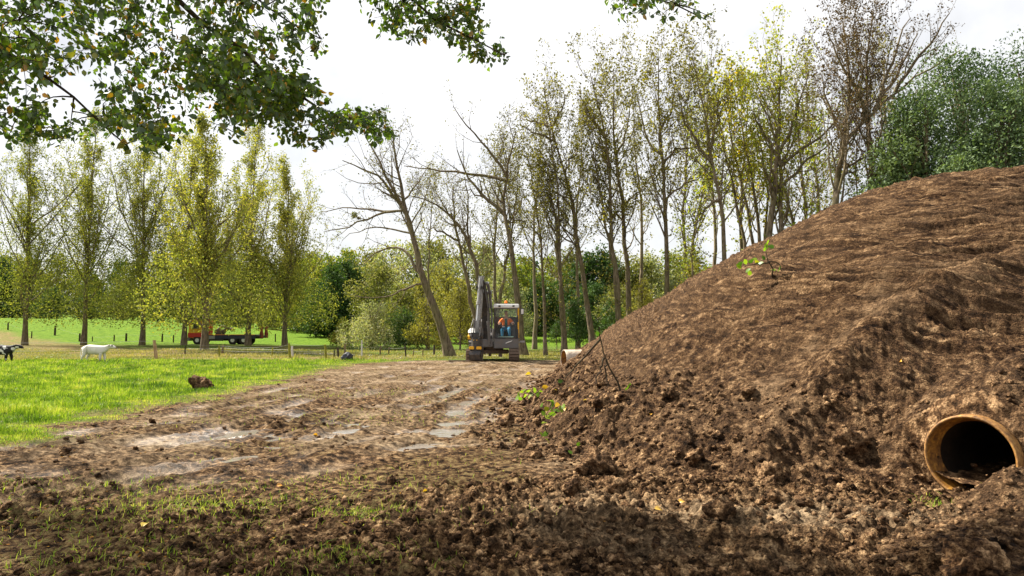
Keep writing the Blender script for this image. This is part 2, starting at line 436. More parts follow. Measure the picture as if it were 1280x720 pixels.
# ------------------------------------------------------------------ build ground + heap
MAT_GROUND = ground_mat(); MAT_SOIL = soil_mat('heap_soil')

def build_terrain():
    a_f = np.radians(np.arange(-50, 50.01, 0.1)); a_c1 = np.radians(np.linspace(-180, -51, 50)); a_c2 = np.radians(np.linspace(51, 179.5, 50))
    ang = np.concatenate([a_c1, a_f, a_c2])
    r = [0.6]
    while r[-1] < 1500:
        q = r[-1]
        f = 0.06 if q < 3.7 else 0.0024 if q < 11 else 0.0023 if q < 19 else 0.008 if q < 40 else 0.03 if q < 180 else 0.09
        r.append(q * (1 + f))
    r = np.array(r)
    A, Rr = np.meshgrid(ang, r)
    X = Rr * np.sin(A); Y = Rr * np.cos(A)
    zz, at_, mound = terrain(X.ravel(), Y.ravel())
    # behind the viewer nothing fancy
    V = np.stack([X.ravel(), Y.ravel(), zz], 1)
    na, nr = len(ang), len(r)
    idx = np.arange(nr * na).reshape(nr, na)
    q = np.stack([idx[:-1, :-1], idx[:-1, 1:], idx[1:, 1:], idx[1:, :-1]], -1).reshape(-1, 4)
    wrap = np.stack([idx[:-1, -1], idx[:-1, 0], idx[1:, 0], idx[1:, -1]], -1)
    # centre fan
    V = np.vstack([V, [[0, 0, V[0, 2]]]]); ci = len(V) - 1
    fan = np.stack([np.full(na, ci), idx[0], np.roll(idx[0], -1)], -1)
    at_ = {k_: np.append(v, v[0]) for k_, v in at_.items()}
    # faces: which belong to the heap
    fm = mound[q].sum(1) >= 2
    # cut the mouth of the culvert
    ctr = V[q].mean(1)
    ax = (ctr[:, 0] - PC[0]) * PD[0] + (ctr[:, 1] - PC[1]) * PD[1]
    lx = (ctr[:, 0] - PC[0]) * PL[0] + (ctr[:, 1] - PC[1]) * PL[1]
    zr = V[q][:, :, 2].max(1) - V[q][:, :, 2].min(1)
    inpipe = (ax > -0.04) & (ax < 3.2) & (np.hypot(lx, ctr[:, 2] - PZ) < PR_OUT - 0.03) & (ctr[:, 2] > 0.12)
    inpipe |= (ax > -0.04) & (ax < 0.25) & (np.abs(lx) < PR_OUT - 0.02) & (zr > 0.2)
    q_keep_g = ~fm & ~inpipe
    keep_m = fm & ~inpipe
    def sub(name, faces_list, mat):
        used = np.zeros(len(V), bool)
        for f in faces_list: used[f.ravel()] = True
        mp = np.cumsum(used) - 1
        return mesh_obj(name, V[used], [mp[f] for f in faces_list if len(f)], mat, attrs={k_: v[used] for k_, v in at_.items()})
    g = sub('ground', [q[q_keep_g], wrap, fan], MAT_GROUND); tag(g, kind='structure')
    m = sub('soil_heap', [q[keep_m]], MAT_SOIL)
    tag(m, 'huge raked heap of brown soil with two pipe mouths at its foot', 'soil heap')
    # ground continues under the heap so nothing is hollow
    return g, m
ground_o, heap_o = build_terrain()

# ------------------------------------------------------------------ water in the hollows
def water():
    m, nt, out = new_mat('puddle_water'); k = NT(nt)
    pos = k.n('ShaderNodeNewGeometry').outputs['Position']
    n = k.noise(7, 3, 0.5, pos)
    k.principled(out, (0.2, 0.18, 0.155), 0.1, k.bump(n, 0.5, 0.02), 0.9)  # pale grey base stands in for some of the sky sheen
    cells = 170
    x = np.linspace(-7, 1.0, cells); y = np.linspace(7.6, 27, 330)
    X, Y = np.meshgrid(x, y)
    z, a, md = terrain(X.ravel(), Y.ravel())
    lev = far_ground(X.ravel(), Y.ravel()) - 0.06
    V = np.stack([X.ravel(), Y.ravel(), lev], 1)
    idx = np.arange(len(V)).reshape(X.shape)
    q = np.stack([idx[:-1, :-1], idx[:-1, 1:], idx[1:, 1:], idx[1:, :-1]], -1).reshape(-1, 4)
    lower = ((z < lev + 0.004) & (a['pd'] > 0.2))[q].any(1) & (~md[q]).all(1)
    q = q[lower]
    used = np.zeros(len(V), bool); used[q.ravel()] = True; mp = np.cumsum(used) - 1
    o = mesh_obj('water', V[used], mp[q], m); tag(o, kind='structure')
water()

# ------------------------------------------------------------------ vectorised branches and leaves
def nrm(v): return v / np.maximum(np.linalg.norm(v, axis=-1, keepdims=True), 1e-9)
def tubes(P, R, n=5):
    """P (B,K,3) R (B,K) -> verts, quads"""
    B, K, _ = P.shape
    T = np.gradient(P, axis=1); T = nrm(T)
    ref = np.where(np.abs(T[:, :1, 2:3]) > 0.8, np.array([1.0, 0, 0]), np.array([0, 0, 1.0]))
    U = nrm(np.cross(T, np.broadcast_to(ref, T.shape))); W = np.cross(T, U)
    a = np.arange(n) / n * 2 * np.pi
    V = P[:, :, None] + R[:, :, None, None] * (np.cos(a)[:, None] * U[:, :, None] + np.sin(a)[:, None] * W[:, :, None])
    idx = np.arange(B * K * n).reshape(B, K, n)
    i0 = idx[:, :-1]; i1 = idx[:, 1:]
    q = np.stack([i0, np.roll(i0, -1, 2), np.roll(i1, -1, 2), i1], -1).reshape(-1, 4)
    return V.reshape(-1, 3), q
def join_parts(parts):
    vs, qs, off = [], [], 0
    for v, q in parts:
        vs.append(v); qs.append(q + off); off += len(v)
    return np.vstack(vs), np.vstack(qs)
def resample(pts, K, smooth=True):
    pts = np.asarray(pts, float)
    d = np.concatenate([[0], np.cumsum(np.linalg.norm(np.diff(pts, axis=0), axis=1))])
    t = np.linspace(0, d[-1], K)
    out = np.stack([np.interp(t, d, pts[:, i]) for i in range(3)], 1)
    if smooth:
        for _ in range(2):
            out[1:-1] = 0.25 * out[:-2] + 0.5 * out[1:-1] + 0.25 * out[2:]
    return out
def children(rng, P, R, n, t0=0.3, t1=1.0, ang=(30, 60), lr=(0.35, 0.6), up=0.2, wander=0.15, K=5, rr=0.55, taper=0.25, shrink=0.5, lenabs=None, minr=0.006):
    B, Kp, _ = P.shape
    par = np.repeat(np.arange(B), n)
    N = len(par)
    t = t0 + (t1 - t0) * (np.tile(np.arange(n), B) + rng.rand(N)) / n
    f = t * (Kp - 1); i = np.minimum(f.astype(int), Kp - 2); w = (f - i)[:, None]
    O = P[par, i] * (1 - w) + P[par, i + 1] * w
    T = nrm(P[par, i + 1] - P[par, i])
    Ro = R[par, i] * (1 - w[:, 0]) + R[par, i + 1] * w[:, 0]
    L = np.linalg.norm(np.diff(P, axis=1), axis=2).sum(1)[par]
    if lenabs is not None: L = np.full(N, lenabs)
    L = L * rng.uniform(lr[0], lr[1], N) * (1 - shrink * t)
    a = np.radians(rng.uniform(ang[0], ang[1], N)); az = rng.rand(N) * 2 * np.pi
    ref = np.where(np.abs(T[:, 2:3]) > 0.9, np.array([1.0, 0, 0]), np.array([0, 0, 1.0]))
    U = nrm(np.cross(T, ref)); W = np.cross(T, U)
    D = T * np.cos(a)[:, None] + (U * np.cos(az)[:, None] + W * np.sin(az)[:, None]) * np.sin(a)[:, None]
    Pc = np.zeros((N, K, 3)); Pc[:, 0] = O
    d = D.copy(); step = (L / (K - 1))[:, None]
    for kx in range(1, K):
        d = nrm(d + np.array([0, 0, up]) + rng.normal(0, wander, (N, 3)))
        Pc[:, kx] = Pc[:, kx - 1] + d * step
    r0 = np.maximum(Ro * rr * rng.uniform(0.7, 1.1, N), minr)
    Rc = r0[:, None] * np.linspace(1, taper, K)[None]
    return Pc, Rc
def leaf_quads(rng, pts, size, droop=0.0, aspect=0.6, jitter=0.3, n=None):
    """one diamond leaf (two triangles folded) per point"""
    N = len(pts)
    s = size * rng.uniform(0.6, 1.35, N)[:, None]
    d = rng.normal(0, 1, (N, 3)); d[:, 2] -= droop; d = nrm(d)
    u = nrm(np.cross(d, rng.normal(0, 1, (N, 3))))
    c = pts + rng.normal(0, jitter, (N, 3))
    w = np.cross(d, u)
    V = np.stack([c - d * s * 0.5, c + u * s * aspect * 0.5 + w * s * 0.08, c + d * s * 0.5, c - u * s * aspect * 0.5 + w * s * 0.08], 1)
    q = np.arange(N * 4).reshape(N, 4)
    return V.reshape(-1, 3), q
def along(rng, P, m, t0=0.2):
    B, K, _ = P.shape
    par = np.repeat(np.arange(B), m); t = t0 + (1 - t0) * rng.rand(len(par))
    f = t * (K - 1); i = np.minimum(f.astype(int), K - 2); w = (f - i)[:, None]
    return P[par, i] * (1 - w) + P[par, i + 1] * w

# ------------------------------------------------------------------ leaf and bark colours
LM = {
 'poplar': leaf_mat('poplar_leaf', [(0.096, 0.113, 0.025), (0.226, 0.244, 0.053), (0.383, 0.347, 0.078), (0.521, 0.435, 0.122)], 0.35),
 'dry': leaf_mat('dry_leaf', [(0.045, 0.04, 0.015), (0.12, 0.11, 0.03), (0.22, 0.2, 0.045), (0.3, 0.26, 0.05)], 0.35),
 'brown': leaf_mat('brown_leaf', [(0.052, 0.032, 0.019), (0.110, 0.068, 0.037), (0.167, 0.114, 0.057), (0.114, 0.104, 0.037)], 0.25),
 'yellow': leaf_mat('yellow_leaf', [(0.1, 0.13, 0.012), (0.24, 0.26, 0.02), (0.45, 0.38, 0.025), (0.6, 0.36, 0.02)], 0.45),
 'lime': leaf_mat('lime_leaf', [(0.093, 0.119, 0.015), (0.199, 0.252, 0.033), (0.345, 0.345, 0.047), (0.265, 0.225, 0.066)], 0.45),
 'dark': leaf_mat('dark_leaf', [(0.018, 0.041, 0.013), (0.037, 0.073, 0.021), (0.062, 0.114, 0.032), (0.093, 0.135, 0.041)], 0.25),
 'olive': leaf_mat('olive_leaf', [(0.058, 0.069, 0.020), (0.115, 0.133, 0.035), (0.196, 0.190, 0.058), (0.230, 0.218, 0.081)], 0.3),
 'bright': leaf_mat('bright_leaf', [(0.073, 0.104, 0.017), (0.146, 0.196, 0.031), (0.243, 0.268, 0.043), (0.341, 0.243, 0.043)], 0.35),
 'willow': leaf_mat('willow_leaf', [(0.141, 0.156, 0.086), (0.250, 0.273, 0.141), (0.390, 0.390, 0.218), (0.296, 0.242, 0.125)], 0.3),
 'bluegreen': leaf_mat('bluegreen_leaf', [(0.030, 0.060, 0.022), (0.072, 0.119, 0.051), (0.145, 0.204, 0.102), (0.187, 0.255, 0.102)], 0.25),
 'overhang': leaf_mat('overhang_leaf', [(0.028, 0.059, 0.011), (0.051, 0.097, 0.014), (0.110, 0.167, 0.015), (0.386, 0.180, 0.014)], 0.5, 0.12, 0.35),
}
BK = {
 'grey': bark_mat('grey_bark', (0.06, 0.045, 0.032), (0.27, 0.21, 0.145)),
 'pale': bark_mat('pale_bark', (0.08, 0.06, 0.042), (0.32, 0.26, 0.18)),
 'dark': bark_mat('dark_bark', (0.022, 0.017, 0.012), (0.08, 0.06, 0.042), mossy=0.25),
}
def tints(rng, N, base=0.4, sd=0.22): return np.clip(rng.normal(base, sd, N), 0, 1)

def make_tree(name, rng, stems, r0, mat_leaf, mat_bark, leaf=0.2, nl=6, lv=(7, 6, 5), spread=(28, 60), up=0.18, limbs=None, crown_t0=0.35,
              llen=(0.22, 0.42), tint=0.45, jit=0.25, origin=None, twig=0.75, extra_low=0, wander=0.16, sub_len=(0.35, 0.6), aspect=0.65):
    """stems: list of world polylines (first point on the ground); limbs: list of (polyline, radius)"""
    o = np.array(stems[0][0] if origin is None else origin, float)
    K = 14
    SP = np.stack([resample(s, K) for s in stems]) - o
    SP[:, 1:-1] += rng.normal(0, 0.05, SP[:, 1:-1].shape)
    rr0 = np.array(r0 if hasattr(r0, '__len__') else [r0] * len(stems), float)
    tt = np.linspace(0, 1, K)
    flare = 1 + 0.45 * np.exp(-tt * 26)
    SR = rr0[:, None] * (1 - 0.88 * tt ** 0.9)[None] * flare[None]
    SP[:, 0, 2] -= 0.25
    parts = [tubes(SP, SR, 10)]
    # level-1 limbs
    allP = []
    if limbs:
        cand = SP[:, 1:].reshape(-1, 3) + o; f_ = np.linspace(0, 1, 60)
        cand = np.vstack([np.stack([np.interp(f_, np.linspace(0, 1, K), q[:, i]) for i in range(3)], 1) + o for q in SP]); ll = []
        for p, _ in limbs:
            p = [np.array(v, float) for v in p]; d_ = np.linalg.norm((cand - p[0]) * np.array([1, 0.6, 1.6]), axis=1); a_ = cand[int(np.argmin(d_))]
            sh_ = a_ - p[0]; n_ = len(p); p = [v + sh_ * max(0, 1 - j_ * 0.5) for j_, v in enumerate(p)]
            ll.append(p); cand = np.vstack([cand, resample(p, 12)])
        LP = np.stack([resample(p, 9) for p in ll]) - o
        LP[:, 1:] += rng.normal(0, 0.07, LP[:, 1:].shape)
        LR = np.array([r for _, r in limbs])[:, None] * np.linspace(1, 0.22, 9)[None]
        parts.append(tubes(LP, LR, 7)); allP.append((LP, LR))
    P1, R1 = children(rng, SP, SR, lv[0], crown_t0, 0.99, spread, llen, up, wander, 7, 0.5, 0.2, 0.55, minr=0.02)
    parts.append(tubes(P1, R1, 5))
    srcs = [(P1, R1)] + allP
    leafp = []; 
    for P, R in srcs:
        P2, R2 = children(rng, P, R, lv[1], 0.18, 1.0, (25, 60), sub_len, up * 0.8, wander, 5, 0.5, 0.25, 0.35, minr=0.01)
        parts.append(tubes(P2, R2, 4))
        P3, R3 = children(rng, P2, R2, lv[2], 0.15, 1.0, (25, 65), (0.7, 1.3), up * 0.5, wander, 4, 0.55, 0.4, 0.2, lenabs=twig, minr=0.007)
        parts.append(tubes(P3, R3, 3))
        if nl: leafp.append(along(rng, P3, nl, 0.1))
    # twigs straight from the stem
    if extra_low:
        P4, R4 = children(rng, SP, SR, extra_low, 0.08, 0.75, (40, 85), (1.0, 2.2), 0.1, 0.25, 5, 0.12, 0.3, 0.0, lenabs=1.0, minr=0.012)
        parts.append(tubes(P4, R4, 3))
        P5, R5 = children(rng, P4, R4, 4, 0.2, 1, (25, 60), (0.4, 0.9), 0.05, 0.2, 4, 0.5, 0.3, 0.2, lenabs=0.8)
        parts.append(tubes(P5, R5, 3)); leafp.append(along(rng, P5, max(2, int(nl * 0.8)), 0.1))
    V, q = join_parts(parts)
    root = empty(name, tuple(o))
    mesh_obj('trunk', V, q, mat_bark, root)
    if leafp:
        lp = np.vstack(leafp)
        LV, lq = leaf_quads(rng, lp, leaf, 0.3, aspect, jit)
        cl = np.repeat(0.12 * perlin(lp[:, 0] * 0.7, lp[:, 2] * 0.7 + lp[:, 1] * 0.3), 1)
        mesh_obj('crown', LV, lq, mat_leaf, root, smooth=False, attrs={'tint': tints(rng, len(lq), tint) + cl})
    return root
# ------------------------------------------------------------------ trees that stand on the near edge of the field
def gz(x, y): return float(far_ground(np.array([x]), np.array([float(y)]))[0])
def stem_from(px, Y, rng, dy=0.6):
    """px list from the foot upward -> world polyline at depth about Y with some sway in depth"""
    out = []
    sway = 0.0
    for i, (a, b) in enumerate(px):
        p = at(a, b, Y + sway)
        if i == 0: p[2] = gz(p[0], Y)
        out.append(p); sway += rng.uniform(-dy, dy)
    return out
def hb(pts, Y, r, rng): return (stem_limb(pts, Y, rng), r)
def stem_limb(px, Y, rng):
    out = []; sway = 0.0; s = rng.choice([-1, 1])
    for a, b in px:
        out.append(at(a, b, Y + sway)); sway += s * rng.uniform(0.1, 0.6)
    return out

def mid_trees():
    rng = np.random.RandomState(11)
    # leaning tree
    Y = 45
    t = make_tree('leaning_tree', rng, [stem_from([(564, 446), (548, 400), (530, 350), (515, 300), (507, 262), (500, 228), (490, 190), (488, 158)], Y, rng, 0.3)], 0.33, LM['dry'], BK['grey'],
        leaf=0.12, nl=3, lv=(16, 6, 4), spread=(25, 60), up=0.12, crown_t0=0.5, llen=(0.2, 0.36), tint=0.3, jit=0.15,
        limbs=[hb([(508, 300), (502, 262), (490, 235), (472, 200), (455, 168)], Y, 0.15, rng), hb([(500, 288), (488, 245), (462, 213), (425, 198)], Y, 0.14, rng),
               hb([(486, 264), (465, 266), (438, 258), (418, 256), (400, 264)], Y, 0.09, rng), hb([(492, 272), (470, 271), (440, 281), (400, 291)], Y, 0.09, rng),
               hb([(505, 292), (478, 284), (450, 283), (428, 300)], Y, 0.07, rng), hb([(530, 345), (508, 312), (488, 304), (470, 312), (455, 330)], Y, 0.12, rng),
               hb([(541, 356), (522, 352), (505, 362), (480, 375), (445, 370)], Y, 0.08, rng), hb([(504, 250), (515, 235), (530, 215), (536, 200)], Y, 0.07, rng)])
    tag(t, 'bare leaning tree with long low limbs sweeping left beside the field path', 'tree')
    pts = []
    for (px, py, r_, n_) in ((441, 268, 0.26, 260), (447, 272, 0.12, 60)):
        pts.append(at(px, py, Y) - np.array(t.location) + nrm(rng.normal(0, 1, (n_, 3))) * (r_ * rng.rand(n_, 1) ** 0.4))
    V, q = leaf_quads(rng, np.vstack(pts), 0.12, 0, 0.4, 0.02)
    mesh_obj('mistletoe', V, q, LM['olive'], t, smooth=False, attrs={'tint': tints(rng, len(q), 0.5)})
    # two behind the excavator
    Y = 49
    t = make_tree('bare_tree', rng, [stem_from([(607, 440), (603, 380), (598, 340), (588, 300), (574, 281), (556, 260), (538, 245), (510, 243)], Y, rng, 0.3)], 0.26, LM['dry'], BK['grey'],
        leaf=0.12, nl=3, lv=(16, 6, 4), crown_t0=0.45, llen=(0.18, 0.34), tint=0.35, jit=0.15, up=0.2,
        limbs=[hb([(592, 310), (585, 280), (586, 250), (580, 220)], Y, 0.1, rng)])
    tag(t, 'bare tree bending left over the excavator arm', 'tree')
    Y = 50
    t = make_tree('bare_tree', rng, [stem_from([(600, 440), (591, 380), (581, 336), (571, 300), (566, 270), (566, 230)], Y, rng, 0.3)], 0.23, LM['dry'], BK['grey'],
        leaf=0.12, nl=3, lv=(14, 6, 4), crown_t0=0.45, llen=(0.14, 0.3), tint=0.4, jit=0.15, up=0.2,
        limbs=[hb([(571, 301), (555, 292), (540, 286), (530, 283)], Y, 0.1, rng)])
    tag(t, 'thinner straight bare tree just behind the excavator arm', 'tree')
    Y = 47
    t = make_tree('forked_tree', rng, [stem_from([(655, 443), (648, 387), (643, 336), (632, 277), (627, 231), (629, 217), (641, 190), (645, 160)], Y, rng, 0.3)], 0.3, LM['dry'], BK['grey'],
        leaf=0.12, nl=4, lv=(18, 6, 4), crown_t0=0.5, llen=(0.16, 0.34), tint=0.35, jit=0.15,
        limbs=[hb([(628, 224), (611, 219), (574, 213), (538, 208), (505, 204)], Y, 0.13, rng), hb([(630, 266), (606, 245), (583, 219), (570, 182)], Y, 0.14, rng),
               hb([(629, 217), (611, 185), (590, 160), (577, 148), (567, 128)], Y, 0.11, rng), hb([(606, 245), (590, 236), (565, 236)], Y, 0.07, rng), hb([(632, 277), (645, 275), (657, 277), (662, 290)], Y, 0.06, rng),
               hb([(629, 236), (640, 224), (650, 218)], Y, 0.06, rng)])
    tag(t, 'tall forked tree rising directly behind the excavator cab', 'tree')
    rows = [
      # label, name, Y, stems, r, leafmat, leaf, nl, lv, tint, limbs
      ('slim leafy tree next right of the one behind the cab', 47, [[(682, 443), (681, 400), (679, 350), (678, 300), (673, 275), (666, 230), (658, 190)]], 0.18, 'dry', 0.15, 4, (18, 6, 4), 0.45, [[(677, 300), (668, 285), (660, 272)]], 3),
      ('straight tree whose stem forks high above the green field', 46, [[(705, 443), (703, 380), (698, 300), (696, 270), (688, 235), (683, 200)], [(705, 443), (702, 380), (698, 300), (699, 240), (693, 190), (680, 130)]], 0.27, 'dry', 0.16, 4, (18, 6, 4), 0.5, [[(695, 265), (686, 245), (684, 225)], [(680, 160), (660, 150), (648, 140)]], 3),
      ('tree leaning left with a dense brownish top beside the forked one', 46, [[(741, 436), (735, 400), (728, 330), (722, 290), (712, 230), (703, 205), (693, 170), (683, 120), (680, 105)]], 0.28, 'dry', 0.15, 4, (24, 6, 4), 0.5, [[(706, 215), (720, 195), (727, 175)], [(694, 175), (670, 165), (650, 150)], [(690, 160), (705, 130), (708, 112)]], 3),
      ('twin stemmed tree with an olive crown in the middle of the row', 44, [[(776, 440), (770, 350), (764, 300), (765, 247), (763, 200), (757, 150), (745, 100), (740, 85)], [(776, 440), (768, 350), (762, 290), (752, 260), (750, 233), (745, 200), (737, 150)]], 0.27, 'dry', 0.16, 5, (22, 6, 4), 0.55, [[(762, 170), (740, 140), (722, 110)], [(765, 275), (775, 265), (782, 262)]], 3),
      ('tree with an olive crown standing close behind the twin stems', 45.5, [[(787, 436), (785, 350), (783, 300), (777, 220), (770, 190), (767, 150), (775, 100), (770, 80)]], 0.28, 'dry', 0.155, 5, (24, 6, 4), 0.55, [[(770, 190), (785, 160), (790, 120)], [(780, 250), (800, 240), (812, 225)]], 3),
      ('tallest straight tree of the row with two curved limbs to the right', 43, [[(836, 440), (834, 330), (833, 260), (834, 220), (831, 185), (827, 150), (828, 100), (827, 62)]], 0.26, 'dry', 0.16, 5, (28, 6, 4), 0.6, [[(835, 258), (841, 240), (855, 228), (882, 219)], [(835, 205), (844, 188), (860, 182), (890, 178)], [(829, 195), (812, 175), (800, 130), (795, 100)], [(830, 165), (842, 140), (850, 95)]], 3),
    ]
    for lab, Y, st, r, lm, leaf, nl, lv, tint, lb, low in rows:
        t = make_tree('tree', rng, [stem_from(s, Y, rng, 0.35) for s in st], [r * 0.78] + [r * 0.6] * (len(st) - 1), LM[lm], BK['grey'], leaf=leaf, nl=nl, lv=lv, crown_t0=0.36, llen=(0.2, 0.4), tint=tint,
                      jit=0.11, up=0.24, limbs=[hb(q, Y, 0.09, rng) for q in lb], extra_low=14, origin=None)
        tag(t, lab, 'tree')
    # behind the heap
    rows = [
      ('thin grey stemmed tree behind the edge of the soil heap', 41, [[(909, 440), (908, 330), (905, 270), (900, 230), (893, 185), (885, 140), (878, 95), (872, 70)]], [0.2], 'dry', 0.16, 5, (26, 6, 4), 0.5, [[(897, 205), (880, 180), (860, 150), (850, 110)], [(893, 185), (905, 150), (903, 110)], [(902, 250), (885, 262), (872, 280)]], 6),
      ('clump of four slender stems with yellow green leaves behind the heap', 43, [[(938, 440), (935, 310), (925, 270), (918, 220), (906, 170), (900, 130)], [(950, 440), (945, 305), (935, 250), (922, 195), (913, 150), (915, 105)], [(955, 440), (953, 300), (948, 260), (943, 205), (932, 165), (925, 110)], [(958, 440), (958, 300), (962, 250), (965, 210), (950, 160), (945, 110)]], [0.17, 0.17, 0.18, 0.15], 'yellow', 0.2, 6, (13, 4, 3), 0.45, [], 4),
      ('broad tree with ascending limbs and yellowing leaves behind the heap', 40, [[(966, 440), (964, 290), (972, 240), (978, 190), (980, 150), (983, 90), (985, 62)], [(982, 440), (978, 290), (980, 240), (985, 200), (975, 160), (955, 120)]], [0.3, 0.26], 'lime', 0.17, 6, (16, 5, 3), 0.6, [[(984, 205), (1000, 188), (1030, 170), (1060, 142), (1080, 118)], [(982, 235), (1010, 200), (1040, 180), (1058, 165)], [(984, 190), (1000, 150), (1010, 110), (1020, 80)], [(978, 190), (962, 165), (945, 130)]], 8),
      ('big dark crowned tree forking above the heap crest', 36, [[(1036, 440), (1043, 260), (1053, 217), (1061, 175), (1066, 155), (1075, 110), (1070, 60), (1065, 20)], [(1092, 440), (1096, 235), (1097, 195), (1095, 150), (1090, 100), (1100, 40), (1105, 5)]], [0.3, 0.24], 'brown', 0.125, 6, (24, 6, 5), 0.25, [[(1062, 175), (1085, 148), (1108, 126), (1144, 97), (1180, 76), (1217, 52)], [(1052, 222), (1066, 208), (1080, 195), (1095, 188)], [(1108, 126), (1120, 90), (1135, 50), (1150, 10)], [(1085, 148), (1080, 110), (1060, 70), (1045, 30)], [(1144, 97), (1165, 60), (1190, 30), (1200, 5)], [(1120, 120), (1150, 70), (1160, 30)], [(1064, 165), (1045, 130), (1035, 90)]], 6),
    ]
    for lab, Y, st, rs, lm, leaf, nl, lv, tint, lb, low in rows:
        t = make_tree('tree', rng, [stem_from(s, Y, rng, 0.35) for s in st], rs, LM[lm], BK['pale'], leaf=leaf, nl=nl, lv=lv, crown_t0=0.42, llen=(0.22, 0.44), tint=tint,
                      jit=0.11, up=0.28, limbs=[hb(q, Y, 0.11, rng) for q in lb], extra_low=low)
        tag(t, lab, 'tree')
    # a small twiggy one and a few thin far stems
    for lab, Y, st in (('spindly sapling with a thin bent stem between two larger trees', 46, [(868, 440), (866, 330), (868, 290), (880, 250), (900, 235)]),
                       ('slender sapling rising behind the heap right of the yellow clump', 42, [(1010, 440), (1012, 300), (1020, 240), (1030, 200), (1035, 150)]),
                       ('slender sapling in front of the dense green willow', 38, [(1075, 440), (1078, 250), (1070, 200), (1082, 150), (1085, 110)])):
        t = make_tree('sapling', rng, [stem_from(st, Y, rng, 0.3)], 0.09, LM['lime'], BK['pale'], leaf=0.18, nl=3, lv=(16, 5, 3), crown_t0=0.4, llen=(0.12, 0.25), tint=0.5, jit=0.25, up=0.2, twig=0.5)
        tag(t, lab, 'sapling')
mid_trees()
def back_row():
    rng = np.random.RandomState(61); protos = []
    for i, (lm, tint) in enumerate((('dry', 0.6), ('lime', 0.55), ('dry', 0.45))):
        st = [[(0, 0, 0), (0.2, 0, 4), (-0.2, 0.2, 9), (0.3, 0, 14), (0.6, 0.2, 18.5)]]
        if i == 2: st.append([(0, 0, 0), (0.3, 0.1, 4), (1.2, 0.3, 9), (2.0, -0.3, 13), (2.2, 0, 17)])
        protos.append([make_tree('slender_tree', rng, st, 0.2, LM[lm], BK['pale'], leaf=0.17, nl=4, lv=(20, 6, 4), crown_t0=0.4, llen=(0.18, 0.36), tint=tint, jit=0.12, up=0.24, extra_low=16), False])
    for px, Y, top, i in ((618, 60, 185, 2), (668, 62, 165, 0), (722, 60, 150, 0), (802, 60, 130, 0), (858, 55, 110, 2),
                          (893, 50, 100, 1), (930, 52, 105, 1), (1008, 48, 95, 2), (1025, 52, 90, 0), (1120, 44, 60, 0), (535, 62, 220, 0)):
        pr = protos[i]; r = pr[0] if not pr[1] else copy_tree(pr[0]); pr[1] = True
        p = at(px, 440, Y); z = gz(p[0], Y); s = (CAM_Z + (HOR - top) / F_PX * Y - z) / 18.5
        r.location = (p[0], Y, z); r.scale = (s * rng.uniform(0.85, 1.1), s, s); r.rotation_euler = (0, 0, rng.uniform(-0.7, 0.7) + (3.14 if rng.rand() < 0.5 else 0))
        tag(r, 'slender tree with thin twiggy crown in the second row behind the front trunks', 'tree', 'slender trees of the second row')
back_row()

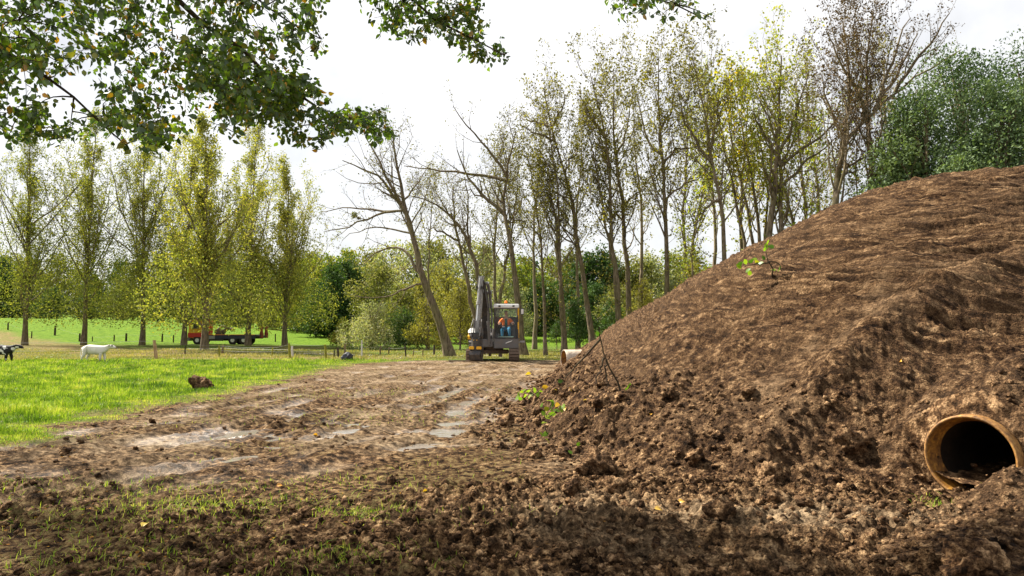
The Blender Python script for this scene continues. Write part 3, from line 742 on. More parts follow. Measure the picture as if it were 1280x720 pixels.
# ------------------------------------------------------------------ the row of poplars on the left
def poplars():
    specs = [  # px, base py, Y, top py, label
      (33, 432, 74, 150, 'olive poplar with a dark stem, first from the left edge of the photo', 7, 0.3),
      (106, 427, 76, 158, 'poplar with a pale upright stem above the white calf', 8, 0.36),
      (179, 430, 75, 172, 'poplar with wide steep limbs right of the one above the calf', 9, 0.36),
      (231, 433, 74, 186, 'poplar with a dark stem at the cab of the flatbed lorry', 10, 0.42),
      (257, 440, 55, 168, 'tallest yellowish poplar standing in front of the flatbed lorry', 12, 0.47),
      (311, 434, 72, 176, 'yellowish poplar in front of the rear of the flatbed lorry', 13, 0.47),
      (357, 433, 74, 218, 'last and lowest poplar of the row, its crown almost touching the grass', 14, 0.5)]
    for px, py, Y, top, lab, seed, tint in specs:
        rng = np.random.RandomState(seed)
        b = at(px, py, Y); b[2] = gz(b[0], Y)
        H = CAM_Z + (HOR - top) / F_PX * Y - b[2]
        def P(dx, h, dy=0.0): return (b[0] + dx, Y + dy, b[2] + h * H)
        lean = rng.uniform(-0.6, 0.6)
        stem = [P(0, 0), P(0.05, 0.15), P(lean * 0.3, 0.4), P(lean * 0.5, 0.7), P(lean, 1.0)]
        limbs = []
        for i in range(15):
            h0 = rng.uniform(0.08, 0.55); az = i * 2.4 + rng.rand(); reach = rng.uniform(2.0, 5.6) * H / 20
            dx, dy = math.cos(az) * reach, math.sin(az) * reach
            top_h = min(0.97, h0 + rng.uniform(0.3, 0.5))
            limbs.append(([P(lean * h0, h0), P(dx * 0.45, h0 + (top_h - h0) * 0.3, dy * 0.45), P(dx * 0.85, h0 + (top_h - h0) * 0.65, dy * 0.85), P(dx, top_h, dy)], rng.uniform(0.06, 0.1)))
        t = make_tree('poplar_tree', rng, [stem], 0.27, LM['poplar'], BK['grey'], leaf=0.18, nl=13, lv=(16, 9, 5), spread=(22, 50), up=0.35, limbs=limbs, crown_t0=0.14,
                      llen=(0.16, 0.28), tint=tint, jit=0.16, twig=0.8, extra_low=12, wander=0.13)
        # full skirt of drooping leafy twigs low on the stem
        N = 12000
        az = rng.rand(N) * 2 * np.pi; hh = rng.beta(1.6, 2.0, N) * 0.5 + 0.095
        rad = (0.5 + 4.8 * np.sqrt(rng.rand(N))) * (H / 20) * np.clip(1.25 - abs(hh - 0.26) * 2.2, 0.3, 1.2)
        p = np.stack([np.cos(az) * rad, np.sin(az) * rad, hh * H - 0.07 * rad], 1)
        cl = fbm(p[:, 0] + seed * 5, p[:, 2] + p[:, 1] * 0.6, 0.8, 2)
        p = p[cl > -0.08]
        LV, lq = leaf_quads(rng, p, 0.19, 0.4, 0.62, 0.2)
        cr = [c for c in t.children if c.name.startswith('crown')][0]
        me = cr.data
        v0 = np.empty(len(me.vertices) * 3, np.float32); me.vertices.foreach_get('co', v0)
        tn = np.empty(len(me.polygons), np.float32); me.attributes['tint'].data.foreach_get('value', tn)
        V = np.vstack([v0.reshape(-1, 3), LV]); q = np.arange(len(V)).reshape(-1, 4)
        bpy.data.objects.remove(cr)
        mesh_obj('crown', V, q, LM['poplar'], t, smooth=False, attrs={'tint': np.concatenate([tn, tints(rng, len(lq), tint - 0.2)])})
        tag(t, lab, 'poplar tree', 'poplars in a row across the pasture')
poplars()

# ------------------------------------------------------------------ dense crowns: woods beyond the meadow, thickets, willow
def dense_proto(seed, mat, H, W, n, leaf, blobs=26, tint=0.4, base=0.12, droop=0.3, bark='dark', aspect=0.7, top=1.0, pw=0.55):
    rng = np.random.RandomState(seed)
    c = np.zeros((blobs, 3)); 
    hh = np.linspace(base + 0.08, 0.93 * top, blobs)
    prof = np.sin(np.clip((hh - base) / (1 - base), 0.03, 0.985) ** pw * np.pi) ** 0.6
    az = rng.rand(blobs) * 2 * np.pi; rad = np.sqrt(rng.rand(blobs)) * prof * W * 0.42
    c[:, 0] = np.cos(az) * rad; c[:, 1] = np.sin(az) * rad; c[:, 2] = hh * H
    R = W * rng.uniform(0.13, 0.27, blobs) * (0.5 + 0.6 * prof)
    bi = rng.choice(blobs, n, p=R ** 2 / (R ** 2).sum())
    d = nrm(rng.normal(0, 1, (n, 3))); rr = rng.rand(n) ** 0.4
    p = c[bi] + d * (R[bi] * rr)[:, None] * np.array([1, 1, 0.8])
    cl = fbm(p[:, 0] * 1.0 + seed, p[:, 2] + 0.7 * p[:, 1], 1.6 / max(1, W / 8), 2)
    keep_ = (cl > -0.13) & (p[:, 2] > 0.1); p = p[keep_]
    V, q = leaf_quads(rng, p, leaf, droop, aspect, leaf * 0.4)
    # trunk and boughs reaching every clump
    stem = np.array([[0, 0, -0.3], [0.1, 0, H * 0.2], [0, 0.1, H * 0.5], [0, 0, H * 0.85]])
    SP = resample(stem, 10)[None]; SR = (H * 0.018 * np.linspace(1, 0.15, 10))[None]
    BP = []
    for i in range(blobs):
        h0 = max(0.08, hh[i] - 0.22) * H
        BP.append(resample([(0, 0, h0), c[i] * 0.5 + np.array([0, 0, h0 * 0.5 + H * 0.02]), c[i]], 6))
    BP = np.stack(BP); BR = np.tile(H * 0.006 * np.linspace(1, 0.3, 6), (blobs, 1))
    P2, R2 = children(rng, BP, BR, 4, 0.4, 1, (30, 60), (0.3, 0.5), 0.2, 0.2, 4, 0.5, 0.3, 0.3)
    tv, tq = join_parts([tubes(SP, SR, 7), tubes(BP, BR, 4), tubes(P2, R2, 3)])
    root = empty('tree')
    mesh_obj('trunk', tv, tq, BK[bark], root)
    sh = np.repeat(rng.normal(0, 0.16, blobs), 1)
    mesh_obj('crown', V, q, LM[mat], root, smooth=False, attrs={'tint': np.clip(tints(rng, len(q), tint) + sh[bi][keep_], 0, 1)})
    return root

def woods():
    rng = np.random.RandomState(77)
    protos = {}
    for i, (key, mat, n, leaf, tint, dr, base) in enumerate([('dark', 'dark', 9000, 0.5, 0.45, 0.2, 0.04), ('olive', 'olive', 8500, 0.46, 0.5, 0.2, 0.05), ('bright', 'bright', 8500, 0.48, 0.5, 0.2, 0.05),
                                                  ('willow', 'willow', 9000, 0.42, 0.45, 0.8, 0.03), ('brown', 'dry', 6500, 0.4, 0.6, 0.3, 0.05)]):
        for v in range(2):
            protos[(key, v)] = [dense_proto(100 + i * 7 + v, mat, 16, 12.5, n, leaf, 30, tint, base, dr, 'dark'), False]
    words = {'dark': 'dark green broadleaf tree', 'olive': 'olive green tree', 'bright': 'bright yellowish green tree', 'willow': 'pale grey green willow', 'brown': 'thin brownish tree'}
    def where(px):
        return ('behind the first poplars' if px < 130 else 'behind the middle poplars' if px < 260 else 'behind the last poplars' if px < 385 else 'between the poplars and the leaning tree' if px < 520
                else 'behind the excavator' if px < 660 else 'behind the straight stems' if px < 800 else 'behind the soil heap')
    # photo column, depth, top row, kind
    L = []
    k_ = ['dark', 'olive', 'bright', 'dark', 'willow', 'olive', 'brown']
    for px in range(-190, 410, 26):
        top = np.interp(px, [-200, 0, 120, 250, 330, 400], [305, 318, 335, 322, 318, 318]) + rng.uniform(-12, 12)
        L.append((px + rng.uniform(-8, 8), rng.uniform(134, 146), top, ['dark', 'olive', 'dark', 'dark', 'bright', 'olive'][rng.randint(6)]))
    for px in range(-150, 400, 44):
        L.append((px + rng.uniform(-10, 10), rng.uniform(128, 133), rng.uniform(345, 368), ['dark', 'dark', 'olive', 'dark'][rng.randint(4)]))
    L += [(372, 118, 322, 'bright'), (402, 118, 316, 'bright'), (412, 100, 330, 'dark'), (436, 104, 322, 'dark'), (396, 103, 352, 'dark'), (432, 130, 310, 'bright'), (458, 125, 312, 'olive'),
          (470, 92, 330, 'olive'), (488, 112, 303, 'willow'), (520, 105, 300, 'willow'), (545, 118, 296, 'olive'), (560, 92, 318, 'brown'), (528, 84, 345, 'brown'), (500, 82, 352, 'olive'), (585, 100, 300, 'willow'),
          (575, 80, 345, 'brown'), (610, 110, 303, 'olive'), (628, 86, 332, 'willow'), (645, 104, 318, 'bright'), (664, 112, 322, 'dark'), (690, 108, 318, 'bright'), (672, 95, 345, 'dark'),
          (706, 100, 330, 'olive'), (722, 96, 312, 'olive'), (735, 92, 316, 'dark'), (752, 92, 308, 'dark'), (775, 98, 315, 'olive'), (742, 84, 352, 'dark'), (770, 80, 356, 'olive'),
          (795, 90, 322, 'olive'), (815, 94, 314, 'willow'), (838, 100, 312, 'bright'), (862, 96, 312, 'olive'), (885, 84, 330, 'bright'), (905, 84, 345, 'bright'), (930, 90, 350, 'olive'), (800, 70, 360, 'brown')]
    for px in range(960, 1500, 40): L.append((px, 95, rng.uniform(330, 350), ['olive', 'bright', 'dark'][rng.randint(3)]))
    cnt = {}
    for px, Y, top, key in L:
        v = rng.randint(2); pr = protos[(key, v)]
        root = pr[0] if not pr[1] else copy_tree(pr[0])
        pr[1] = True
        p = at(px, 400, Y); z = gz(p[0], Y)
        H = CAM_Z + (HOR - top) / F_PX * Y - z
        s = H / 15.6
        wd = s * rng.uniform(0.85, 1.15) if Y > 110 else s * rng.uniform(0.85, 1.1)
        wd = max(wd, 0.55)
        root.location = (p[0], Y, z - 0.2); root.rotation_euler = (0, 0, rng.rand() * 6.28); root.scale = (wd, wd, s)
        for c in root.children:
            pass
        tag(root, '%s in the far wood, %s' % (words[key], where(px)), 'tree', '%ss %s' % (words[key], where(px)))
    for (key, v), (r, used) in protos.items():
        if not used:
            for c in list(r.children): bpy.data.objects.remove(c)
            bpy.data.objects.remove(r)
    # willow shrub by the path and undergrowth
    def shrub(name, px, Y, top, W, mat, lab, cat, n=5200, leaf=0.13, seed=1, tint=0.5, base=0.02, group=None):
        p = at(px, 430, Y); z = gz(p[0], Y); H = CAM_Z + (HOR - top) / F_PX * Y - z
        r = dense_proto(seed, mat, H, W, n, leaf, 34, tint, base, 0.5, 'grey', 0.5, pw=0.35)
        r.name = name; r.location = (p[0], Y, z); tag(r, lab, cat, group)
        return r
    shrub('willow_shrub', 463, 62, 380, 5.6, 'willow', 'wide rounded pale willow shrub beside the field path', 'shrub', 9000, 0.2, 5, 0.55)
    shrub('shrub', 430, 66, 396, 2.6, 'bright', 'small yellowish shrub at the left of the pale willow shrub', 'shrub', 2500, 0.2, 6, 0.6)
    shrub('shrub', 506, 64, 383, 4.2, 'dark', 'dark green shrub between the pale willow shrub and the leaning tree', 'shrub', 5000, 0.22, 7, 0.75)
    shrub('shrub', 533, 60, 372, 4.0, 'dry', 'brownish thicket just left of the leaning tree stem', 'shrub', 6000, 0.16, 8, 0.6)
    shrub('shrub', 575, 60, 360, 4.4, 'dry', 'brownish thicket between the leaning tree and the excavator arm', 'shrub', 7000, 0.16, 9, 0.65)
    shrub('shrub', 722, 58, 372, 4.2, 'dark', 'low spreading dark green bush behind the straight stems', 'shrub', 5500, 0.2, 10, 0.5, 0.18)
    shrub('shrub', 695, 60, 402, 1.8, 'dark', 'little round bush under the stems right of the cab', 'shrub', 1300, 0.16, 14, 0.6, 0.3)
    shrub('shrub', 765, 52, 372, 3.2, 'dark', 'dark bush hugging the foot of the twin stemmed tree', 'shrub', 5000, 0.18, 11, 0.65)
    shrub('shrub', 803, 56, 345, 3.6, 'dry', 'twiggy pale brown thicket beside the slope of the heap', 'shrub', 5000, 0.16, 12, 0.7)
    shrub('shrub', 866, 52, 322, 4.2, 'bright', 'yellow and green bush above the slope of the heap', 'shrub', 6500, 0.2, 13, 0.7)
    shrub('shrub', 955, 46, 305, 4.5, 'lime', 'light green undergrowth behind the heap below the yellow clump', 'shrub', 4000, 0.16, 15, 0.6)
    shrub('shrub', 1065, 40, 232, 3.4, 'bright', 'low green undergrowth showing at the heap crest left of the willow', 'shrub', 4200, 0.15, 16, 0.4)
    # big dense willow at the right
    for px, Y, top, W, lab, seed, t_, mt in ((1165, 34, 98, 8.5, 'lighter green front part of willow mass at the left, reaching down to the heap crest', 31, 0.6, 'bluegreen'), (1212, 38, 36, 12.0, 'tallest dark blue green willow behind the heap crest', 32, 0.35, 'bluegreen'),
                                    (1262, 33, 85, 9.0, 'rounded blue green willow nearest the right edge', 33, 0.55, 'bluegreen'), (1300, 39, 28, 13.0, 'dark tall willow cut by the right edge of the photo', 34, 0.3, 'bluegreen'),
                                    (1128, 35, 158, 6.0, 'small light green willow at the left end of the dense mass', 35, 0.75, 'bluegreen'), (1218, 32, 180, 6.5, 'low light green willow bush right on the heap crest', 36, 0.75, 'bluegreen')):
        r = shrub('dense_willow', px, Y, top, W, mt, lab, 'willow tree', 46000 if W > 7 else 22000, 0.17, seed, t_, 0.2)
woods()

# ------------------------------------------------------------------ branches hanging into the picture from the tree beside the viewer
def inpoly(x, y, poly):
    ins = np.zeros(len(x), bool); n = len(poly)
    for i in range(n):
        x1, y1 = poly[i]; x2, y2 = poly[(i + 1) % n]
        if y1 == y2: continue
        c = ((y1 > y) != (y2 > y)) & (x < (x2 - x1) * (y - y1) / (y2 - y1) + x1)
        ins ^= c
    return ins
def overhang():
    rng = np.random.RandomState(5)
    root = empty('overhanging_tree', (-6.5, -1.5, 0)); o = np.array([-6.5, -1.5, 0])
    trunk = resample([(-6.5, -1.5, -0.3), (-6.4, -1.4, 2.0), (-6.0, -1.0, 4.2), (-5.4, -0.4, 6.2), (-5.0, 0.0, 9.0)], 10)
    # limbs reach forward above the frame and droop into it
    def W(px, py, Y): return tuple(at(px, py, Y))
    limbs = [([tuple(trunk[6]), (-4.6, 2.0, 5.6), W(60, -190, 5.2), W(160, -60, 6.2), W(270, 45, 6.8), W(340, 95, 7.2), W(400, 132, 7.4), W(488, 168, 7.6)], 0.1),
             ([tuple(trunk[5]), (-5.2, 1.5, 4.9), W(-160, -80, 5.0), W(-60, 20, 5.8), W(40, 95, 6.3), W(150, 178, 6.6)], 0.09),
             ([tuple(trunk[7]), (-3.5, 1.5, 6.6), W(250, -260, 5.6), W(360, -130, 6.4), W(470, -30, 6.8), W(560, 25, 7.0), W(628, 60, 7.2)], 0.09),
             ([tuple(trunk[7]), (-2.0, 1.8, 6.9), W(480, -300, 6.0), W(640, -130, 6.6), W(760, -40, 7.0), W(890, 15, 7.2)], 0.08),
             ([tuple(trunk[6]), (-4.0, 1.8, 5.8), W(150, -180, 5.6), W(250, -60, 6.3), W(340, 10, 6.8), W(395, 40, 7.2)], 0.08)]
    limbs.append(([tuple(trunk[6]), (-8.5, 2.5, 6.6), (-10.8, 6.5, 7.4), (-12.5, 10.5, 7.8)], 0.12))  # unseen limb added to carry the shading leaves on the left
    cover = [  # polygon in photo columns/rows, clusters
      ([(-260, -330), (395, -330), (398, 40), (385, 95), (330, 120), (300, 170), (262, 150), (205, 172), (180, 188), (150, 190), (125, 172), (85, 168), (45, 178), (0, 170), (-260, 170)], 2500),
      ([(205, 40), (330, 75), (395, 100), (425, 130), (470, 128), (492, 160), (470, 172), (440, 158), (400, 170), (385, 182), (350, 176), (320, 150), (262, 140)], 330),
      ([(420, -160), (560, -60), (615, 0), (610, 25), (632, 62), (610, 70), (585, 72), (560, 40), (520, 35), (498, 42), (470, 25), (450, -5), (420, -40)], 260),
      ([(690, -160), (800, -120), (880, -30), (902, 15), (895, 24), (875, 5), (840, 8), (830, 25), (815, 5), (765, 12), (740, -30)], 90)]
    gaps = [(80, 118, 42, 34), (250, 150, 20, 16), (345, 60, 12, 10), (20, 105, 20, 14), (150, 160, 14, 8), (205, 128, 16, 10)]
    nodes = []; rad = []
    LP = []
    for p, r in limbs:
        q = resample(p, 28); q[3:-1] += rng.normal(0, 0.03, q[3:-1].shape); LP.append(q); nodes.append(q[6:])
    nodes = np.vstack(nodes)
    pts = []
    for poly, n in cover:
        pa = np.array(poly)
        X = rng.uniform(pa[:, 0].min(), pa[:, 0].max(), n * 5); Yp = rng.uniform(pa[:, 1].min(), pa[:, 1].max(), n * 5)
        m = inpoly(X, Yp, poly)
        for gx, gy, ga, gb in gaps: m &= (((X - gx) / ga) ** 2 + ((Yp - gy) / gb) ** 2) > 1
        m &= fbm(X, Yp, 0.03, 2, seed=3) > -0.38
        X, Yp = X[m][:n], Yp[m][:n]
        dep = rng.uniform(5.0, 8.4, len(X)) if n > 400 else rng.uniform(6.4, 7.9, len(X))
        pts.append(np.stack([(X - 640) / F_PX * dep, dep, CAM_Z + (HOR - Yp) / F_PX * dep], 1))
    # unseen crown above and behind the viewer, which shades the ground in front
    n = 1100
    q = np.stack([rng.uniform(-12, -3.6, n), rng.uniform(-4, 5.0, n), rng.uniform(5.5, 9, n)], 1)
    q = q[(q[:, 2] - CAM_Z) / np.maximum(q[:, 1], 0.01) > 0.75]
    pts.append(q)
    n = 1500  # more unseen leaves left of the view, added to shade the lower left ground
    q = np.stack([rng.uniform(-16, -7.5, n), rng.uniform(5.5, 14, n), rng.uniform(5.0, 9.5, n)], 1)
    q = q[q[:, 0] / q[:, 1] < -0.86]
    pts.append(q)
    pts = np.vstack(pts)
    # connect clusters outward from the limbs
    d0 = np.array([np.min(np.linalg.norm(nodes - p, axis=1)) for p in pts])
    order = np.argsort(d0)
    twP = []; twR = []
    allnodes = list(nodes)
    arr = np.zeros((len(nodes) + len(pts) * 3, 3)); arr[:len(nodes)] = nodes; cnt = len(nodes)
    gen = np.zeros(len(arr))
    for i in order:
        p = pts[i]
        dd = np.linalg.norm(arr[:cnt] - p, axis=1) + 0.12 * gen[:cnt]
        # prefer to come from above/behind: twigs droop
        dd += 0.35 * np.maximum(0, p[2] - arr[:cnt, 2])
        j = int(np.argmin(dd)); a = arr[j]
        L = np.linalg.norm(p - a)
        mid = (a + p) / 2 + np.array([rng.normal(0, 0.04), rng.normal(0, 0.04), 0.1 * L])
        q = resample([a, mid, p], 5); twP.append(q); g = gen[j]
        twR.append(np.linspace(max(0.0025, 0.009 - 0.002 * g), 0.0022, 5))
        arr[cnt] = q[2]; arr[cnt + 1] = p; gen[cnt] = gen[cnt + 1] = g + 1; cnt += 2
    twP = np.stack(twP); twR = np.stack(twR)
    LPs = np.stack(LP); LR = np.array([r for _, r in limbs])[:, None] * np.linspace(1, 0.07, 28)[None] ** 1.2 + 0.003
    TR = (np.linspace(0.3, 0.14, 10))[None]
    V, f = join_parts([tubes(trunk[None], TR, 10), tubes(LPs, LR, 7), tubes(twP, twR, 4)])
    tr = mesh_obj('trunk', V - o, f, BK['dark'], root)
    # leaves: two facets folded on the midrib, hanging from a short stalk
    seeds = np.vstack([along(rng, twP, 9, 0.3), np.repeat(pts, 3, 0)])
    N = len(seeds)
    base = seeds + rng.normal(0, 0.03, (N, 3))
    L = 0.06 * rng.uniform(0.5, 1.5, N)[:, None]
    d = nrm(np.stack([rng.normal(0.15, 0.65, N), rng.normal(0, 0.65, N), rng.normal(-0.6, 0.5, N)], 1))
    u = nrm(np.cross(d, rng.normal(0, 1, (N, 3)))); w = np.cross(d, u)
    base = base + d * 0.02
    fold = rng.uniform(0.05, 0.3, N)[:, None]
    def q3(t, s, b): return base + d * (t * L) + u * (s * L * 0.31) + w * (abs(s) * fold * L * 0.5 - b * L)
    cols = [q3(0, 0, 0), q3(0.28, 0.9, 0.0), q3(0.6, 0.85, 0.03), q3(1.0, 0, 0.12), q3(0.6, -0.85, 0.03), q3(0.28, -0.9, 0.0), q3(0.5, 0, 0.02)]
    LV = np.stack(cols, 1).reshape(-1, 3); b0 = np.arange(N)[:, None] * 7
    quads = np.vstack([b0 + np.array([[0, 1, 2, 6]]), b0 + np.array([[6, 2, 3, 4]]), b0 + np.array([[0, 6, 4, 5]])])
    tn = np.clip(rng.normal(0.4, 0.24, N), 0, 0.74)
    tn = np.where(rng.rand(N) < 0.035, rng.uniform(0.85, 1.0, N), tn)
    mesh_obj('crown', LV - o, quads, LM['overhang'], root, smooth=True, attrs={'tint': np.tile(tn, 3)})
    tag(root, 'leafy tree whose dark green branches hang into the top left of the photo', 'tree')
overhang()
# ------------------------------------------------------------------ helpers for built things
class MB:
    def __init__(s): s.v = []; s.f = []
    def add(s, V, F):
        o = len(s.v); s.v += [tuple(map(float, p)) for p in V]; s.f += [tuple(int(i) + o for i in f) for f in F]
    def box(s, a, b, M=None, bev=0.0):
        bm = bmesh.new(); bmesh.ops.create_cube(bm, size=1)
        for v in bm.verts: v.co = Vector([a[i] + (v.co[i] + 0.5) * (b[i] - a[i]) for i in range(3)])
        if bev > 0: bmesh.ops.bevel(bm, geom=list(bm.edges), offset=bev, segments=2, affect='EDGES')
        s.frombm(bm, M)
    def frombm(s, bm, M=None):
        bm.verts.index_update()
        s.add([(M @ v.co if M else v.co) for v in bm.verts], [[v.index for v in f.verts] for f in bm.faces]); bm.free()
    def tube(s, pts, r, n=8, M=None, caps=True):
        pts = [np.array(p, float) for p in pts]; K = len(pts)
        rs = r if hasattr(r, '__len__') else [r] * K
        if M: pts = [np.array(M @ Vector(p)) for p in pts]
        V, q = tubes(np.array(pts)[None], np.array(rs, float)[None], n)
        F = [list(x) for x in q]
        if caps: F += [list(range(n))[::-1], list(range((K - 1) * n, K * n))]
        s.add(V, F)
    def prism(s, prof, w0, w1, M=None, bev=0.0):
        """prof: list of (y,z); extruded along x from w0 to w1"""
        bm = bmesh.new(); vs = [bm.verts.new((w0, p[0], p[1])) for p in prof]; f = bm.faces.new(vs)
        r = bmesh.ops.extrude_face_region(bm, geom=[f])
        for v in [g for g in r['geom'] if isinstance(g, bmesh.types.BMVert)]: v.co.x = w1
        bmesh.ops.recalc_face_normals(bm, faces=bm.faces)
        if bev > 0: bmesh.ops.bevel(bm, geom=list(bm.edges), offset=bev, segments=2, affect='EDGES')
        s.frombm(bm, M)
    def build(s, name, mat, parent=None, smooth=False):
        me = bpy.data.meshes.new(name); me.from_pydata(s.v, [], s.f); me.update()
        bm = bmesh.new(); bm.from_mesh(me); bmesh.ops.recalc_face_normals(bm, faces=bm.faces); bm.to_mesh(me); bm.free()
        if smooth:
            me.polygons.foreach_set('use_smooth', [True] * len(me.polygons))
            try: me.set_sharp_from_angle(angle=math.radians(40))
            except Exception: pass
        me.materials.append(mat)
        o = bpy.data.objects.new(name, me); C.objects.link(o)
        if parent: o.parent = parent
        return o
def skin(name, joints, edges, mat, parent=None, root=0, sub=2):
    """joints: list of (x,y,z,r) or (x,y,z,rx,ry)"""
    me = bpy.data.meshes.new(name + '_sk'); bm = bmesh.new(); ly = bm.verts.layers.skin.verify()
    vs = []
    for j in joints:
        v = bm.verts.new(j[:3]); v[ly].radius = (j[3], j[4] if len(j) > 4 else j[3]); vs.append(v)
    vs[root][ly].use_root = True
    for a, b in edges: bm.edges.new((vs[a], vs[b]))
    bm.to_mesh(me); bm.free()
    o = bpy.data.objects.new(name, me); C.objects.link(o)
    md = o.modifiers.new('s', 'SKIN'); md.use_smooth_shade = True
    m2 = o.modifiers.new('u', 'SUBSURF'); m2.levels = sub; m2.render_levels = sub
    dg = bpy.context.evaluated_depsgraph_get(); dg.update()
    me2 = bpy.data.meshes.new_from_object(o.evaluated_get(dg)); me2.name = name
    bpy.data.objects.remove(o)
    me2.materials.clear(); me2.materials.append(mat)
    me2.polygons.foreach_set('use_smooth', [True] * len(me2.polygons))
    o2 = bpy.data.objects.new(name, me2); C.objects.link(o2)
    if parent: o2.parent = parent
    return o2
def chain(n, start=0): return [(i, i + 1) for i in range(start, start + n - 1)]
def hit(px, py, y0=4.2, y1=60):
    """ground or heap point seen at a photo pixel"""
    Y = np.exp(np.linspace(math.log(y0), math.log(y1), 2500)); u = (px - 640) / F_PX
    z = terrain(u * Y, Y)[0]; p = HOR - (z - CAM_Z) / Y * F_PX
    i = int(np.argmax(p <= py)); return np.array([u * Y[i], Y[i], z[i]])

M_black = plain('black_paint', (0.035, 0.035, 0.038), 0.45, 0, 0.35, (0.16, 0.12, 0.09))
M_dgrey = plain('dark_grey_paint', (0.13, 0.13, 0.135), 0.4, 0, 0.3, (0.2, 0.15, 0.11))
M_lgrey = plain('worn_grey_paint', (0.32, 0.32, 0.32), 0.35, 0, 0.3, (0.14, 0.11, 0.08))
M_white = plain('white_paint', (0.72, 0.72, 0.7), 0.4, 0, 0.12)
M_yel = plain('yellow_paint', (0.75, 0.42, 0.02), 0.4, 0, 0.15)
M_org = plain('orange_plastic', (0.85, 0.2, 0.01), 0.35, 0, 0.05)
M_steel = plain('bright_steel', (0.6, 0.6, 0.6), 0.2, 0.9, 0.1)
M_rust = plain('muddy_steel', (0.17, 0.125, 0.095), 0.8, 0.0, 0.5, (0.3, 0.22, 0.15), 12)
M_rub = plain('rubber', (0.02, 0.02, 0.021), 0.7, 0, 0.3, (0.12, 0.09, 0.06))
M_dred = plain('dark_red_paint', (0.2, 0.02, 0.02), 0.5, 0, 0.2)
M_red = plain('red_paint', (0.55, 0.03, 0.02), 0.4, 0, 0.1)
def glass_mat():
    m, nt, out = new_mat('cab_glass'); k = NT(nt)
    t = k.n('ShaderNodeBsdfTransparent'); t.inputs[0].default_value = (0.9, 0.95, 0.93, 1)
    g = k.n('ShaderNodeBsdfGlossy'); g.inputs['Roughness'].default_value = 0.03
    fr = k.n('ShaderNodeFresnel'); fr.inputs[0].default_value = 1.45
    mx = k.n('ShaderNodeMixShader'); k.l(fr.outputs[0], mx.inputs[0]); k.l(t.outputs[0], mx.inputs[1]); k.l(g.outputs[0], mx.inputs[2]); k.l(mx.outputs[0], out.inputs[0])
    return m
M_glass = glass_mat()

# ------------------------------------------------------------------ culvert pipes
def pipe(loc, ang, length, mat_out, mat_in, lab, mat_dark=None):
    root = empty('culvert_pipe', loc)
    d = np.array([math.sin(ang), math.cos(ang), 0]); u = np.array([d[1], -d[0], 0]); w = np.array([0, 0, 1.0])
    rng = np.random.RandomState(3)
    def rev(prof, name, mat, n=72, parent=root):
        a = np.arange(n) / n * 2 * np.pi
        V = []
        for s, r in prof:
            rr = r * (1 + 0.004 * np.sin(a * 3 + s * 4) + rng.normal(0, 0.0015, n))
            V.append(d * s + rr[:, None] * (np.cos(a)[:, None] * u + np.sin(a)[:, None] * w))
        V = np.vstack(V); i = np.arange(len(prof) * n).reshape(len(prof), n)
        q = np.stack([i[:-1], np.roll(i[:-1], -1, 1), np.roll(i[1:], -1, 1), i[1:]], -1).reshape(-1, 4)
        return mesh_obj(name, V, q, mat, parent)
    rev([(-0.065, PR_IN + 0.008), (-0.072, PR_IN + 0.014), (-0.072, PR_OUT - 0.01), (-0.06, PR_OUT), (0.05, PR_OUT), (0.3, PR_OUT), (length, PR_OUT)], 'barrel', mat_out)
    rev([(-0.065, PR_IN + 0.008), (-0.055, PR_IN), (0.02, PR_IN - 0.004), (0.03, PR_IN - 0.02), (0.12, PR_IN - 0.022), (0.125, PR_IN - 0.035), (0.6, PR_IN - 0.035), (length, PR_IN - 0.035)], 'lining', mat_in)
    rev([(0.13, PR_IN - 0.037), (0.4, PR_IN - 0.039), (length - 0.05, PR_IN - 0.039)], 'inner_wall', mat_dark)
    rev([(length - 0.3, PR_IN - 0.04), (length - 0.3, 0.002)], 'dark_end_cap', M_black)  # black disc added to keep the bore dark
    tag(root, lab, 'pipe')
    return root
def pipe_mat(name, c1, c2, c3):
    m, nt, out = new_mat(name); k = NT(nt)
    tc = k.n('ShaderNodeTexCoord').outputs['Object']
    n1 = k.noise(3, 5, 0.7, tc); n2 = k.noise(26, 5, 0.7, tc)
    col = k.ramp(k.math('ADD', k.math('MULTIPLY', n1, 0.5), k.math('MULTIPLY', n2, 0.5)), [(0.38, c1), (0.52, c2), (0.64, c3)])
    k.principled(out, col, 0.65, k.bump(n2, 0.5, 0.01), 0.35)
    return m
PM_out = pipe_mat('soiled_pipe', (0.07, 0.035, 0.015), (0.3, 0.15, 0.045), (0.5, 0.3, 0.09))
PM_in = pipe_mat('ochre_lining', (0.06, 0.025, 0.008), (0.24, 0.105, 0.018), (0.5, 0.25, 0.035))
PM_dark = pipe_mat('shaded_inner_wall', (0.01, 0.008, 0.006), (0.025, 0.018, 0.012), (0.05, 0.035, 0.02))  # near-black tone paints the shade inside the near pipe onto its wall
PM_far = pipe_mat('pale_pipe', (0.3, 0.22, 0.15), (0.52, 0.44, 0.35), (0.68, 0.6, 0.5))
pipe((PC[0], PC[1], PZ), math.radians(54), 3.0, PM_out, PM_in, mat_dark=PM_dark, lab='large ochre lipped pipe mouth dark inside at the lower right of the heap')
pipe((2.12, 27.2, 0.47), math.radians(76), 2.6, PM_far, PM_in, mat_dark=PM_in, lab='pale distant pipe end poking out of the far left foot of the heap')
